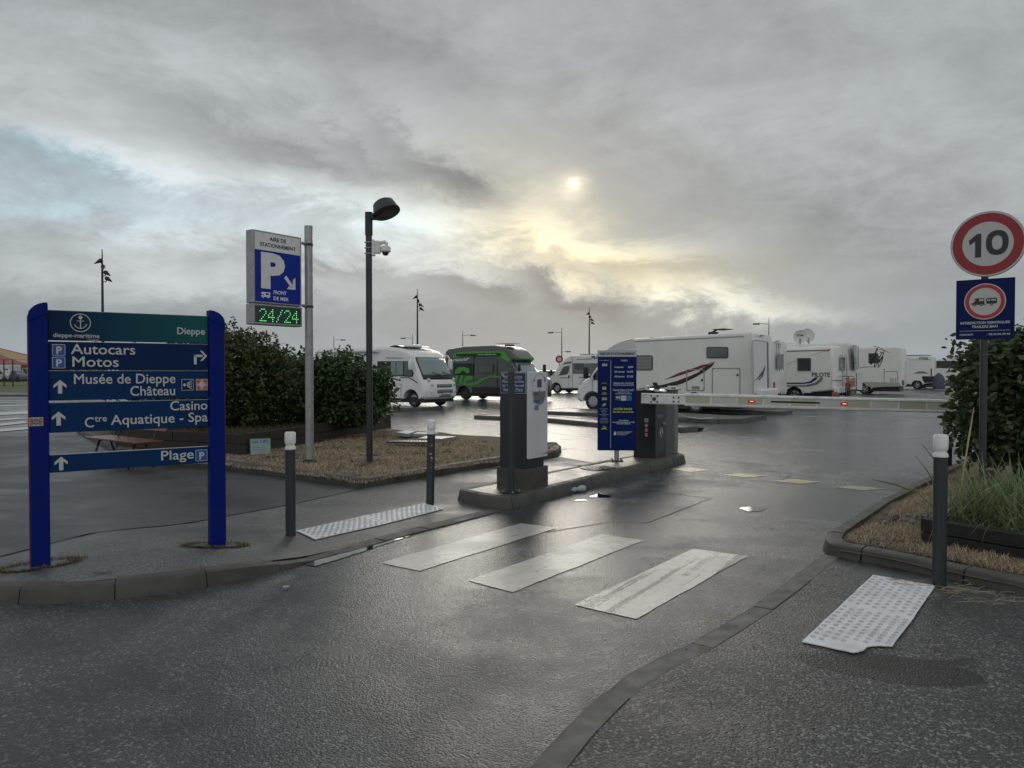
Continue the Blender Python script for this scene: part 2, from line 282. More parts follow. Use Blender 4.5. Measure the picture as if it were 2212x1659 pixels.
# ---------------------------------------------------------------- object helpers
def thing(name, label, cat, loc=(0, 0, 0), rz=0., group=None, kind=None, rot=None):
    o = bpy.data.objects.new(name, None); COL.objects.link(o); o.empty_display_size = .2
    o.location = loc; o.rotation_euler = rot if rot else (0, 0, rz)
    if label: o['label'] = label
    if cat: o['category'] = cat
    if group: o['group'] = group
    if kind: o['kind'] = kind
    return o
def link(name, me, m, parent=None, smooth=None, kind=None, label=None, cat=None, group=None):
    o = bpy.data.objects.new(name, me); COL.objects.link(o)
    if m is not None and len(me.materials) == 0: me.materials.append(m)
    if smooth is not None:
        me.polygons.foreach_set('use_smooth', [True]*len(me.polygons))
        if smooth > 0: me.set_sharp_from_angle(angle=math.radians(smooth))
    if parent: o.parent = parent
    for k, v in (('kind', kind), ('label', label), ('category', cat), ('group', group)):
        if v: o[k] = v
    return o
class B:
    """collects shapes in one bmesh"""
    def __init__(s): s.bm = bmesh.new()
    def box(s, a, b, bev=0., mtx=None):
        a = Vector(a); b = Vector(b)
        r = bmesh.ops.create_cube(s.bm, size=1.0); vs = r['verts']
        bmesh.ops.scale(s.bm, vec=(b-a), verts=vs); bmesh.ops.translate(s.bm, vec=(a+b)/2, verts=vs)
        if bev > 0:
            es = list({e for v in vs for e in v.link_edges})
            rr = bmesh.ops.bevel(s.bm, geom=es, offset=bev, segments=2, affect='EDGES', profile=.5); vs = list({v for f in rr['faces'] for v in f.verts}|{v for v in vs if v.is_valid})
        if mtx: bmesh.ops.transform(s.bm, matrix=mtx, verts=vs)
        return s
    def prism(s, pts, off):
        """polygon of 3D points extruded by vector off"""
        off = Vector(off); A = [s.bm.verts.new(p) for p in pts]; Bv = [s.bm.verts.new(Vector(p)+off) for p in pts]; n = len(pts)
        try:
            s.bm.faces.new(A[::-1]); s.bm.faces.new(Bv)
        except ValueError: pass
        for i in range(n): s.bm.faces.new((A[i], A[(i+1) % n], Bv[(i+1) % n], Bv[i]))
        return s
    def tube(s, pts, rad, n=10, caps=True):
        pts = [Vector(p) for p in pts]; rad = rad if isinstance(rad, (list, tuple)) else [rad]*len(pts)
        rings = []; ref = None
        for i, p in enumerate(pts):
            d = (pts[min(i+1, len(pts)-1)]-pts[max(i-1, 0)]).normalized()
            if ref is None: ref = Vector((1, 0, 0)) if abs(d.x) < .8 else Vector((0, 1, 0))
            a = (ref-d*ref.dot(d)).normalized(); ref = a; b = d.cross(a)
            rings.append([s.bm.verts.new(p+(a*math.cos(2*math.pi*k/n)+b*math.sin(2*math.pi*k/n))*rad[i]) for k in range(n)])
        for i in range(len(rings)-1):
            for k in range(n): s.bm.faces.new((rings[i][k], rings[i][(k+1) % n], rings[i+1][(k+1) % n], rings[i+1][k]))
        if caps: s.bm.faces.new(rings[0][::-1]); s.bm.faces.new(rings[-1])
        return s
    def lathe(s, prof, n=20, mtx=None):
        """prof: (r, z) up the z axis"""
        rings = []; m = mtx or Matrix()
        for r, z in prof:
            if r < 1e-5: rings.append([s.bm.verts.new(m@Vector((0, 0, z)))])
            else: rings.append([s.bm.verts.new(m@Vector((r*math.cos(2*math.pi*k/n), r*math.sin(2*math.pi*k/n), z))) for k in range(n)])
        for i in range(len(rings)-1):
            a, b = rings[i], rings[i+1]
            for k in range(n):
                q = [a[k % len(a)], a[(k+1) % len(a)], b[(k+1) % len(b)], b[k % len(b)]]; u = []
                for v in q:
                    if v not in u: u.append(v)
                if len(u) > 2: s.bm.faces.new(u)
        for r in (rings[0][::-1], rings[-1]):
            if len(r) > 2: s.bm.faces.new(r)
        return s
    def grid(s, rows):
        V = [[s.bm.verts.new(p) for p in r] for r in rows]
        for i in range(len(V)-1):
            for j in range(len(V[0])-1): s.bm.faces.new((V[i][j], V[i][j+1], V[i+1][j+1], V[i+1][j]))
        return s
    def out(s, name, m, parent=None, **k):
        bmesh.ops.recalc_face_normals(s.bm, faces=s.bm.faces)
        me = bpy.data.meshes.new(name); s.bm.to_mesh(me); s.bm.free(); return link(name, me, m, parent, **k)
def Fr(o, right, up):
    r = Vector(right).normalized(); u = Vector(up).normalized(); n = r.cross(u)
    return Matrix(((r.x, u.x, n.x, o[0]), (r.y, u.y, n.y, o[1]), (r.z, u.z, n.z, o[2]), (0, 0, 0, 1)))
_fonts = []
def text(s, size, m, frame, parent, x=0., y=0., align='LEFT', name='lettering', bold=.0, sx=1., z=.0006, space=1., depth=.0008, rot=0., fit=None):
    c = bpy.data.curves.new('t', 'FONT'); c.body = s; c.size = 1.; c.align_x = align; c.align_y = 'BOTTOM_BASELINE'; c.offset = 0 if bold < .012 else bold; c.space_character = space
    c.extrude = depth/size; c.resolution_u = 3
    o = bpy.data.objects.new('t', c); COL.objects.link(o); dg = bpy.context.evaluated_depsgraph_get()
    me = bpy.data.meshes.new_from_object(o.evaluated_get(dg)); bpy.data.objects.remove(o); bpy.data.curves.remove(c)
    me.materials.clear()
    if fit and len(me.vertices):                  # stretch to the width the word has on the real sign
        xs = [v.co.x for v in me.vertices]; sx = fit/max(max(xs)-min(xs), 1e-6)/size
    if 0 < bold < .012:                       # heavier strokes: the same outlines repeated a hair apart
        bm = bmesh.new(); q = bold*1.6
        for i, (a_, b_) in enumerate(((-q, 0), (q, 0), (0, q), (0, -q), (q*.7, q*.7), (-q*.7, -q*.7), (q*.7, -q*.7), (-q*.7, q*.7))):
            m2 = me.copy(); m2.transform(Matrix.Translation((a_, b_, i*.00018/size))); bm.from_mesh(m2); bpy.data.meshes.remove(m2)
        bm.to_mesh(me); bm.free()
    me.transform(frame @ Matrix.Translation((x, y, z+depth)) @ Matrix.Rotation(rot, 4, 'Z') @ Matrix.Diagonal((size*sx, size, size, 1)))
    return link(name, me, m, parent)
def circ(x, y, r, n=24, ry=None): return [(x+r*math.cos(2*math.pi*k/n), y+(ry or r)*math.sin(2*math.pi*k/n)) for k in range(n)]
def rect(x0, y0, x1, y1): return [(x0, y0), (x1, y0), (x1, y1), (x0, y1)]
def rrect(x0, y0, x1, y1, r, n=4):
    p = []
    for cx, cy, a in ((x1-r, y1-r, 0), (x0+r, y1-r, 90), (x0+r, y0+r, 180), (x1-r, y0+r, 270)):
        for k in range(n+1):
            t = math.radians(a+90*k/n); p.append((cx+r*math.cos(t), cy+r*math.sin(t)))
    return p
def ring2(x, y, r0, r1, n=40, sy=1.):
    return [[(x+a*math.cos(t0), y+sy*a*math.sin(t0)) for a, t0 in ((r0, t), (r1, t), (r1, t+d), (r0, t+d))] for t, d in ((2*math.pi*k/n, 2*math.pi/n) for k in range(n))]
def decal(name, polys, m, frame, parent, z=.0006, depth=.001, **k):
    b = B(); off = frame.to_3x3()@Vector((0, 0, depth))
    for p in polys: b.prism([frame@Vector((x, y, z)) for x, y in p], off)
    if len(polys) > 1:
        bmesh.ops.remove_doubles(b.bm, verts=b.bm.verts, dist=.00005)
        if name not in ('ring', 'border', 'oval_trim', 'payment_ring') and 'kind' not in k: k['kind'] = 'stuff'
    return b.out(name, m, parent, **k)
def line2(p, q, w):
    p = Vector(p); q = Vector(q); d = (q-p).normalized(); n = Vector((-d.y, d.x))*w/2
    return [tuple(p+n), tuple(p-n), tuple(q-n), tuple(q+n)]
def wobble(pts, amp=.03, n=4, seed=0):
    """subdivide a closed outline and roughen it"""
    out = []; rnd = random.Random(seed)
    for i in range(len(pts)):
        a = Vector(pts[i]); b = Vector(pts[(i+1) % len(pts)])
        for k in range(n):
            q = a.lerp(b, k/n); out.append(Vector((q.x+rnd.uniform(-amp, amp), q.y+rnd.uniform(-amp, amp), q.z if len(q) > 2 else 0)))
    return out
def sheet(name, pts, m, z=0., zf=None, step=.35, kind='structure', parent=None, thick=0.):
    bm = bmesh.new(); vs = [bm.verts.new((p[0], p[1], 0)) for p in pts]; f = bm.faces.new(vs); 
    if f.normal.z < 0: bmesh.ops.reverse_faces(bm, faces=[f])
    f.normal_update()
    if zf:
        bmesh.ops.triangulate(bm, faces=bm.faces)
        xs = [p[0] for p in pts]; ys = [p[1] for p in pts]
        for ax, lo, hi in ((0, min(xs), max(xs)), (1, min(ys), max(ys))):
            t = lo+step
            while t < hi:
                co = [0, 0, 0]; no = [0, 0, 0]; co[ax] = t; no[ax] = 1
                bmesh.ops.bisect_plane(bm, geom=bm.verts[:]+bm.edges[:]+bm.faces[:], plane_co=co, plane_no=no); t += step
        for v in bm.verts: v.co.z = zf(v.co.x, v.co.y)+z
    else:
        for v in bm.verts: v.co.z = z
    bm.normal_update()
    for f in bm.faces:
        if f.normal.z < 0: f.normal_flip()
    me = bpy.data.meshes.new(name); bm.to_mesh(me); bm.free()
    return link(name, me, m, parent, kind=kind if not parent else None)
def inpoly(x, y, P):
    c = False; n = len(P)
    for i in range(n):
        x1, y1 = P[i][0], P[i][1]; x2, y2 = P[i-1][0], P[i-1][1]
        if (y1 > y) != (y2 > y) and x < (x2-x1)*(y-y1)/(y2-y1)+x1: c = not c
    return c
def smooth(t): t = min(max(t, 0), 1); return t*t*(3-2*t)
# ================================================================ THE SETTING
EX, EY = .562, .827                               # direction of the lanes
E = Vector((EX, EY, 0)); NN = Vector((-EY, EX, 0)); UP = Vector((0, 0, 1))
RZE = math.atan2(EY, EX)
def H(x, y):                                      # the left pavement rises away from the dropped kerb
    s = x*.56+y*.83; D = (x+1.61)*-.83+(y-6.53)*.56
    return max(0, .108*(1-smooth((s-3.35)/1.35))) + .05*smooth((D+.1)/1.2)*(1-smooth((s-4.3)/2.0))*smooth((s-2.6)/1.2)
def gh(u, v):
    z = 0
    for _ in range(6): p = gp(u, v, z); z = H(p.x, p.y)
    return Vector((p.x, p.y, z))
road = sheet('road', [(-900, -60), (900, -60), (900, 2500), (-900, 2500)], ROAD, 0.)
# flush and raised kerbs -----------------------------------------------------
def resample(P, closed=False, step=.2):
    P = [Vector((p[0], p[1], p[2] if len(p) > 2 else 0)) for p in P]
    if closed: P = P+[P[0]]
    out = []; acc = 0
    for a, b in zip(P, P[1:]):
        l = (b-a).length; n = max(1, round(l/step))
        for k in range(n): out.append((a.lerp(b, k/n), acc+l*k/n))
        acc += l
    out.append((P[-1], acc)); return out
def kerb(name, P, w=.2, h=.12, batter=.03, block=1.0, closed=False, m=None, parent=None, zb=None, hf=None, gap=.012, drop=-.08, side=1):
    """a row of kerb stones; P runs along the foot of the face, the stone lies to its left (side=1)"""
    root = parent or thing(name, None, None, kind='structure')
    pts = resample(P, closed); L = pts[-1][1]; nb = max(1, round(L/block)); bl = L/nb
    def at(s):
        s = min(max(s, 0), L)
        for (a, sa), (b, sb) in zip(pts, pts[1:]):
            if s <= sb+1e-9: t = (s-sa)/max(sb-sa, 1e-9); return a.lerp(b, t)
        return pts[-1][0]
    def tang(s):
        a = at(s-.06) if not (closed and s < .06) else at(L-.06+s); b = at(s+.06) if not (closed and s > L-.06) else at(s+.06-L)
        if closed and s < .06: a = at(L+s-.06)
        d = (b-a); d.z = 0; return d.normalized()
    rnd = random.Random(hash(name) % 1000 if False else len(name))
    for i in range(nb):
        s0 = i*bl+gap/2; s1 = (i+1)*bl-gap/2; n = max(1, round((s1-s0)/.12)); rows = []
        jz = rnd.uniform(-.004, .004); jx = rnd.uniform(-.004, .004)
        for k in range(n+1):
            s = s0+(s1-s0)*k/n; c = at(s); t = tang(s); nr = Vector((-t.y, t.x, 0))*side
            hh = (hf(s, c) if hf else h)+jz; zz = c.z
            bt = batter*min(1, hh/.1)
            prof = [(0, drop), (0, 0), (bt*.8, hh*.86), (bt+.012, hh-.004), (bt+.03, hh), (w, hh), (w, drop)]
            rows.append([c+nr*(a+jx+(rnd.uniform(-.0025, .0025) if 0 < iq < 5 else 0))+Vector((0, 0, q+(rnd.uniform(-.003, .002) if 1 < iq < 5 and h > .05 else 0))) for iq, (a, q) in enumerate(prof)])
        b = B(); b.grid(rows); 
        for r in (rows[0], rows[-1]):
            b.bm.faces.new([b.bm.verts.new(q) for q in r])
        bmesh.ops.remove_doubles(b.bm, verts=b.bm.verts, dist=.0005)
        b.out('kerb_stone', m or CONC, root, smooth=40)
    b = B(); rows = []                             # mortar bed seen in the joints
    for c, s in pts:
        t = tang(s); nr = Vector((-t.y, t.x, 0))*side; hh = (hf(s, c) if hf else h)-.012
        rows.append([c+nr*a+Vector((0, 0, q)) for a, q in ((.035, -.07), (.03+batter*.8, hh-.006), (w-.02, hh-.004), (w-.02, -.07))])
    b.grid(rows); b.out('mortar', MORTAR, root)
    return root
# left corner kerb, falling to flush at the crossing
kp = [Vector((-9, 5.55, 0)), Vector((-6, 5.3, 0)), Vector((-4.5, 5.25, 0))]+[gp(u, v) for u, v in ((0, 1306), (100, 1305), (200, 1300), (300, 1290), (400, 1278), (500, 1258), (600, 1234), (690, 1209), (760, 1191), (880, 1158), (1000, 1127), (1085, 1105))]
def hk(s, c): return max(.014, .118*(1-smooth((c.x*.56+c.y*.83-3.35)/1.35)))
kerb('road_kerb', kp, w=.17, hf=hk, side=1, block=.62, gap=.007)
KI = []
for i, p in enumerate(kp):
    t = (kp[min(i+1, len(kp)-1)]-kp[max(i-1, 0)]).normalized(); KI.append(p+Vector((-t.y, t.x, 0))*.13)
bl0, bl1 = gh(0, 1204), gp(785, 1056); bl = [bl0.lerp(bl1, k/6) for k in range(7)]
pavement = sheet('pavement', KI+[gp(1000, 1082), gp(1110, 1040), gp(1300, 1003), gp(1212, 988), gp(1085, 1006)]+bl[::-1]+[Vector((-6, 6.0, 0)), Vector((-9, 6.1, 0))], PAVE, .006, H, .3)
sheet('cycle_path', bl+[gp(481, 1014), gp(347, 1006), gp(240, 975), gp(165, 935), Vector((-40, 19.6, 0)), Vector((-40, 6.1, 0)), Vector((-9, 6.1, 0)), Vector((-6, 6.0, 0))], PATH, .010, H, .4)
# dark joint where the two surfaces meet
b = B()
for i in range(len(bl)-1):
    n = 6
    for k in range(n):
        p = bl[i].lerp(bl[i+1], k/n); q = bl[i].lerp(bl[i+1], (k+1)/n)
        for r in (p, q): r.z = H(r.x, r.y)+.0125
        d = (q-p).normalized(); nn = Vector((-d.y, d.x, 0))*.008; b.bm.faces.new([b.bm.verts.new(z) for z in (p-nn, q-nn, q+nn, p+nn)])
b.out('joint', PATCH, pavement)
# concrete-edged bed with dry grass (left)
bedk = [gp(165, 935), gp(240, 975), gp(347, 1005), gp(481, 1013), gp(782, 1055), gp(1085, 1004), gp(1205, 986), gp(1213, 976), gp(1200, 964), gp(1082, 953), gp(846, 934)]
kerb('bed_kerb', bedk[:8], w=.15, h=.13, side=1, batter=.02)
kerb('bed_kerb', [bedk[7]]+bedk[8:]+[gp(700, 925)], w=.12, h=.06, side=1, batter=.01, block=1.4)
bedpoly = bedk+[Vector((-12.5, 22, 0))]
bed = sheet('flower_bed', [Vector((p.x, p.y, 0)) for p in bedpoly], SOIL, 0, lambda x, y: .085+.03*noise.noise(Vector((x*1.3, y*1.3, 0)))+.012*noise.noise(Vector((x*6, y*6, 2))), .22)
# narrow traffic island of the barrier
F0 = gp(1109, 1099)
def isl(s, t, z=0.): p = F0+E*s+NN*t; p.z = z; return p
ring = [(0, 0), (5.42, 0), (5.6, .12), (5.6, .6), (5.45, .75), (.15, .95), (.0, .82), (-.13, .3), (-.14, .06)]
island = kerb('traffic_island', [isl(*q) for q in ring], w=.15, h=.14, closed=True, side=1, batter=.035, block=.95)
sheet('island_top', [isl(*q) for q in [(.1, .13), (5.4, .13), (5.48, .2), (5.48, .55), (5.4, .64), (.2, .83), (.1, .76), (.0, .3)]], TOPC, .134, kind='structure')
# right side: dropped kerb, pavement and bed
cx = lambda x, y: gp(1097.2+x*.3472, 1152.1+y*.3472)
rk = [cx(160, 1460)+(cx(160, 1460)-cx(350, 1240))*3, cx(160, 1460), cx(350, 1240), cx(560, 1040), cx(760, 880), cx(950, 780), cx(1110, 710), cx(1300, 600), cx(1500, 480), cx(1700, 340), cx(1960, 140)]
kerb('dropped_kerb', rk, w=.135, h=.016, side=-1, batter=.004, m=CONCL, block=.95, gap=.006)
bk = [gp(2700, 1405), gp(2212, 1290), gp(2013, 1248), gp(1876, 1218), gp(1815, 1208), gp(1783, 1197), gp(1775, 1186), gp(1783, 1172), gp(1886, 1102), gp(1988, 1050)]
a, b_ = bk[-2], bk[-1]; bk.append(b_+(b_-a).normalized()*6)
kerb('bed_kerb', bk, w=.16, h=.115, side=-1, batter=.03, block=.8)
rki = []
for i, p in enumerate(rk):
    t = (rk[min(i+1, len(rk)-1)]-rk[max(i-1, 0)]).normalized(); rki.append(p-Vector((-t.y, t.x, 0))*.133)
sheet('pavement', rki+[gp(1800, 1200), gp(1876, 1216), gp(2013, 1246), gp(2212, 1288), gp(2700, 1403), Vector((9, 3, 0)), Vector((9, -4, 0)), Vector((1., -4, 0)), Vector((.1, 1.2, 0))], PAVER, .012)
bedr = [bk[0]+Vector((.1, .2, 0)), bk[1], bk[2], bk[3], bk[4], bk[7]+Vector((.12, 0, 0)), bk[8], bk[9], bk[10], bk[10]+Vector((8, -3, 0)), Vector((9, 4, 0))]
sheet('flower_bed', bedr, SOIL, 0, lambda x, y: .075+.03*noise.noise(Vector((x*1.5, y*1.5, 5)))+.015*noise.noise(Vector((x*7, y*7, 2))), .2)
# crossing ------------------------------------------------------------------
for q, m in (([(822, 1217), (907, 1234), (1203, 1141), (1125, 1131)], WHITEP), ([(1010, 1255), (1108, 1280), (1390, 1168), (1300, 1155)], WHITEP), ([(1240, 1308), (1375, 1338), (1615, 1202), (1497, 1186)], WHITEP3)):
    sheet('crossing_stripe', wobble([gp(*p) for p in q], .006, 14, 5), m, .004, parent=road)
ry = lambda l: [gp(1371.5+x*.2977, 850.3+y*.2977) for x, y in l]
for l, m in (([(250, 548), (400, 536), (545, 556), (400, 570)], YELP), ([(625, 590), (760, 580), (955, 598), (800, 610)], YELP), ([(995, 635), (1150, 620), (1360, 642), (1200, 655)], YELP), ([(1440, 680), (1590, 668), (1820, 692), (1650, 703)], YELP2), ([(1835, 722), (1960, 722), (2010, 736), (1900, 740)], YELP2)):
    sheet('yellow_marking', wobble(ry(l), .008, 8, 2), m, .004, parent=road)
def strip(name, pts, w, m, z=.004, parent=road, amp=.0, seed=1):
    pts = resample(pts, step=.4); rnd = random.Random(seed); rows = []
    for i, (c, s) in enumerate(pts):
        d = (pts[min(i+1, len(pts)-1)][0]-pts[max(i-1, 0)][0]).normalized(); n = Vector((-d.y, d.x, 0)); j = rnd.uniform(-amp, amp)
        rows.append([Vector((c.x, c.y, z))-n*(w/2+j), Vector((c.x, c.y, z))+n*(w/2+j)])
    b = B(); b.grid(rows)
    for f in b.bm.faces: 
        f.normal_update()
        if f.normal.z < 0: f.normal_flip()
    me = bpy.data.meshes.new(name); b.bm.to_mesh(me); b.bm.free(); return link(name, me, m, parent)
strip('bay_line', [gp(1150, 931), gp(1293.5, 945.5), gp(1439, 949.5), gp(1505, 957)], .09, LINEP)
strip('bay_line', [gp(868, 921), gp(935, 919)], .10, LINEP)
strip('bay_line', [gp(1150, 889), gp(1240, 893)], .10, LINEP)
# saw cuts of the vehicle loops
for l in ([(1330, 1126), (1397, 1130), (1536, 1077)], [(1350, 1058), (1430, 1064), (1536, 1077)], [(1180, 1150), (1330, 1126)], [(1490, 1003), (1700, 1022), (1850, 1040)], [(1450, 1018), (1600, 1035), (1800, 1056), (1915, 1068)], [(1675, 1041), (1712, 1026)]):
    strip('road_joint', [gp(*p) for p in l], .014, PATCH, .0035, amp=.003, seed=len(l))
# puddles and films of water ---------------------------------------------------
def puddle(l, seed=0, m=WATER, z=.0055, amp=.03, n=7): sheet('puddle', wobble([gp(*p) for p in l], amp, n, seed), m, z)
puddle([(652, 1218), (700, 1199), (760, 1192), (850, 1167), (915, 1148), (880, 1160), (830, 1176), (770, 1197), (720, 1213), (680, 1224)], 1, amp=.014)
puddle([(1268, 1072), (1290, 1067), (1322, 1071), (1318, 1075), (1276, 1075)], 2, amp=.010)
puddle([(1236, 1080), (1262, 1079), (1270, 1082), (1240, 1083)], 3, amp=.012)
puddle([(1595, 1098), (1620, 1095), (1655, 1099), (1640, 1105), (1615, 1105)], 4, amp=.02)
puddle([(1475, 925), (1500, 922), (1530, 926), (1524, 932), (1490, 934)], 7, amp=.05)
# low kerbs of the parking islands in the car park
def lotisl(pts, depth, h=.12, top=True):
    P = [gp(*p) for p in pts]; off = NN.cross(UP)*0
    back = [p+E*depth for p in P][::-1]
    kerb('parking_island', P+back, w=.14, h=h, closed=True, side=1, batter=.03, block=1.1)
    sheet('island_top', [P[0]+E*.1+NN*-.1]+[p+E*.1 for p in P[1:]]+[p-E*.1 for p in back[:-1]]+[back[-1]-E*.1], TOPC, h-.006)
lotisl([(1023, 905), (1182, 912), (1293, 923), (1380, 929), (1478, 934)], 1.0)
lotisl([(1150, 894), (1300, 900), (1440, 908), (1530, 914), (1608, 913)], 2.4)
lotisl([(1430, 888), (1560, 893), (1695, 896)], 1.2)
lotisl([(740, 889), (830, 890), (914, 887)], 1.1)
# far left: second road, pavement strip, meadow
sheet('pavement', [Vector((-200, 46, 0)), Vector((-18, 46.5, 0)), Vector((-18, 52, 0)), Vector((-200, 54, 0))], PAVE, .09)
kerb('road_kerb', [Vector((-75, 46, 0)), Vector((-18, 46.4, 0))], w=.2, h=.12, block=3., side=1)
sheet('meadow', [Vector((-260, 54, 0)), Vector((-18, 52, 0)), Vector((-26, 160, 0)), Vector((-260, 200, 0))], FIELD, .10)
for l in ([(-30, 893), (108, 886), (150, 890), (-30, 899)], [(-30, 908), (34, 903), (62, 905), (-30, 911)], [(-30, 919), (50, 911), (62, 914), (-30, 924)], [(-30, 930), (90, 921), (98, 925), (-30, 936)], [(-30, 877), (110, 873), (110, 874.5), (-30, 880)]):
    sheet('crossing_stripe', [gp(*p) for p in l], LINEP, .014, parent=road)
# water valve cover on the island
ic = isl(2.9, .42, .142)
t = thing('manhole_cover', 'round ribbed manhole cover set in the concrete of the barrier island', 'manhole cover', ic, RZE)
b = B(); b.lathe([(.0, -.01), (.27, -.01), (.27, 0), (.25, .004), (.0, .004)], 28); b.out('frame', CABG, t, smooth=30)
b = B()
for i in range(-4, 5):
    for j in range(-4, 5):
        if (i*i+j*j) < 17 and (i+j) % 2 == 0: b.box((i*.052-.018, j*.052-.018, .004), (i*.052+.018, j*.052+.018, .009))
b.out('stud_pattern', STEEL, t)
# tactile warning tiles, each with its domes
def tactile(quad, nx, ny, z, cut=None):
    P = [gp(u, v, z) for u, v in quad] if z else [gh(u, v) for u, v in quad]
    zf = (lambda x, y: z) if z else (lambda x, y: H(x, y)+.012)             # order: a,b,c,d
    def at(s, t): return (P[0].lerp(P[1], s)).lerp(P[3].lerp(P[2], s), t)
    b = B(); b2 = B(); top = [at(0, 0), at(1, 0), at(1, 1), at(0, 1)]
    if cut: top = [gp(u, v, z) for u, v in ((1732.8, 1387), (1819.8, 1305), (1972, 1337.7), (1927, 1397), (1899, 1396), (1880, 1397), (1871, 1399.5), (1866, 1405.5), (1855, 1409), (1843, 1411))]
    cutp = list(top)
    top = wobble(top, .002, 6, 3)
    for p in top: p.z = zf(p.x, p.y)
    b.prism([p for p in top], (0, 0, .006))
    for i in range(nx):
        for j in range(ny):
            s = (i+.5+(.25 if j % 2 else -.25))/nx; t = (j+.5)/ny
            if s > .97 or s < .03: continue
            c = at(s, t)
            if cut and not inpoly(c.x, c.y, cutp): continue
            b2.lathe([(.016, 0), (.015, .004), (.010, .007), (0, .0075)], 8, Matrix.Translation((c.x, c.y, zf(c.x, c.y)+.006)))
    b.d = b2; return b
def tile(b, par):
    d = b.d; o = b.out('tactile_tile', TACT, par); d.out('domes', DOME, o, smooth=40, kind='stuff')
for q in ([(640, 1150), (782, 1118), (836, 1133.5), (681, 1168.5)], [(783.5, 1117.5), (915, 1090), (959, 1101.5), (837.5, 1133)]):
    tile(tactile(q, 12, 9, 0), pavement)
rp = bpy.data.objects['pavement.001']
tile(tactile([(1819.8, 1305), (1886, 1243), (2020, 1266.6), (1972, 1337.7)], 11, 8, .018), rp)
tile(tactile([(1732.8, 1387), (1819.8, 1305), (1972, 1337.7), (1927, 1397)], 11, 8, .018, cut='px'), rp)
# ================================================================ STREET FURNITURE
def bollard(u, v, z, h, label, tilt=0.):
    p = gp(u, v, z); t = thing('bollard', label, 'bollard', p, group='white-capped bollards', rot=(0, tilt, 0)); R = .048
    k = h
    b = B(); b.lathe([(R+.004, -.06), (R+.004, .0), (R, .002), (R, k-.165), (0, k-.165)], 24); b.out('post', DKGREY, t, smooth=40)
    b = B(); b.lathe([(0, k-.166), (R+.003, k-.166), (R+.003, k-.146), (R-.007, k-.134), (R-.007, k-.122), (R+.002, k-.108), (R+.003, k-.095), (R+.003, k-.012), (R-.006, k), (0, k)], 24); b.out('cap', WHITE, t, smooth=40)
    if tilt:
        b = B(); rnd = random.Random(3)
        for _ in range(9):
            a = -math.pi/2+rnd.uniform(-.5, .5); zz = rnd.choice([.28, .45, .52, .55, .6, .66, .7])*k; w = rnd.uniform(.004, .012); hh = rnd.uniform(.006, .03)
            pp = [((R+.0006)*math.cos(a+da), (R+.0006)*math.sin(a+da), zz+dz) for da, dz in ((-w/R, 0), (w/R*.6, -hh*.2), (w/R, hh*.7), (0, hh), (-w/R*.7, hh*.6))]
            b.prism(pp, (0, -.0004, 0))
        b.out('scuff_marks', SEAM, t, kind='stuff')
bollard(628, 1158, H(*gh(628, 1158).xy), .995, 'dark grey bollard with white cap at the near end of the left white tactile strip')
bollard(929, 1091, .0, 1.02, 'scuffed, slightly leaning bollard with white cap at the far end of the left tactile strip', .018)
bollard(2029, 1264, .015, 1.125, 'dark grey bollard with white cap in front of the right-hand bed and its tall grass')
# ---- blue direction totem
z1 = .13; P1 = Vector(((83-1106)/1650*5.84, 5.84, z1)); P2 = Vector(((466-1106)/1650*6.6, 6.6, z1)); dv = P2-P1; SL = dv.length
T = thing('direction_sign', 'tall blue direction sign of five boards between two blue posts', 'direction sign', P1, math.atan2(dv.y, dv.x))
pw = .064
for xx, s, hz in ((0, 1, 2.0), (SL, -1, 1.995)):
    b = B(); x0 = xx-pw; x1 = xx+pw
    n = 10; topo = [(x0+(x1-x0)*k/n, hz-.11+.11*math.sqrt(max(0, 1-(1-(k/n if s == 1 else 1-k/n))**2))) for k in range(n+1)]
    pts = [(x1, -.2), (x0, -.2)]+topo
    pts = [(x0, -.2)]+[(x, z) for x, z in topo]+[(x1, -.2)]
    b.prism([(x, -.05, z) for x, z in pts], (0, .10, 0)); po = b.out('post', BLUEPOST, T)
    bv = po.modifiers.new('b', 'BEVEL'); bv.width = .012; bv.segments = 3; bv.limit_method = 'ANGLE'
    b = B(); b.prism([(x+(-.004 if s == 1 else .004), -.056, z+.004) for x, z in ([(x0, hz-.15)]+topo+[(x1, hz-.075 if s == 1 else hz-.15)] if s == 1 else [(x0, hz-.075)]+topo+[(x1, hz-.15)])], (0, .112, 0)); b.out('post_cap', BLUEPOST, po)
    xe = x0-.003 if s == 1 else x1+.003
    b = B(); b.box((xe-.003, -.035, 0), (xe+.003, .035, hz-.15)); b.out('red_edge', REDEDGE, po)
bx0, bx1 = pw+.004, SL-pw-.004; BW = bx1-bx0
HT = lambda v, d=5.93: 1.62+(799-v)/1650*d-z1     # heights read at the left ends of the boards
def board(zt, zb, m, name='board', seg=None):
    b = B(); b.box((bx0, -.022, zb), (bx1, .022, zt), .003); o = b.out(name, m, T)
    b = B(); b.box((bx0, -.021, zt+.0005), (bx1, .021, zt+.004)); b.out('top_trim', STEEL, o); return o
FB = lambda zb: Fr((bx0, -.0225, zb), (1, 0, 0), (0, 0, 1))
v0 = [(1150+y/2.074)/1.8228 for y in (155, 400, 408, 636, 645, 885, 905, 1146, 1328, 1470)]
zz = [HT(v) for v in v0]
bd1 = board(zz[0], zz[1]+.004, BLUEBD); bd2 = board(zz[2], zz[3], BLUEBD); bd3 = board(zz[4], zz[5], BLUEBD2); bd4 = board(zz[6], zz[7], BLUEBD2); bd5 = board(zz[8], zz[9], BLUEBD2)
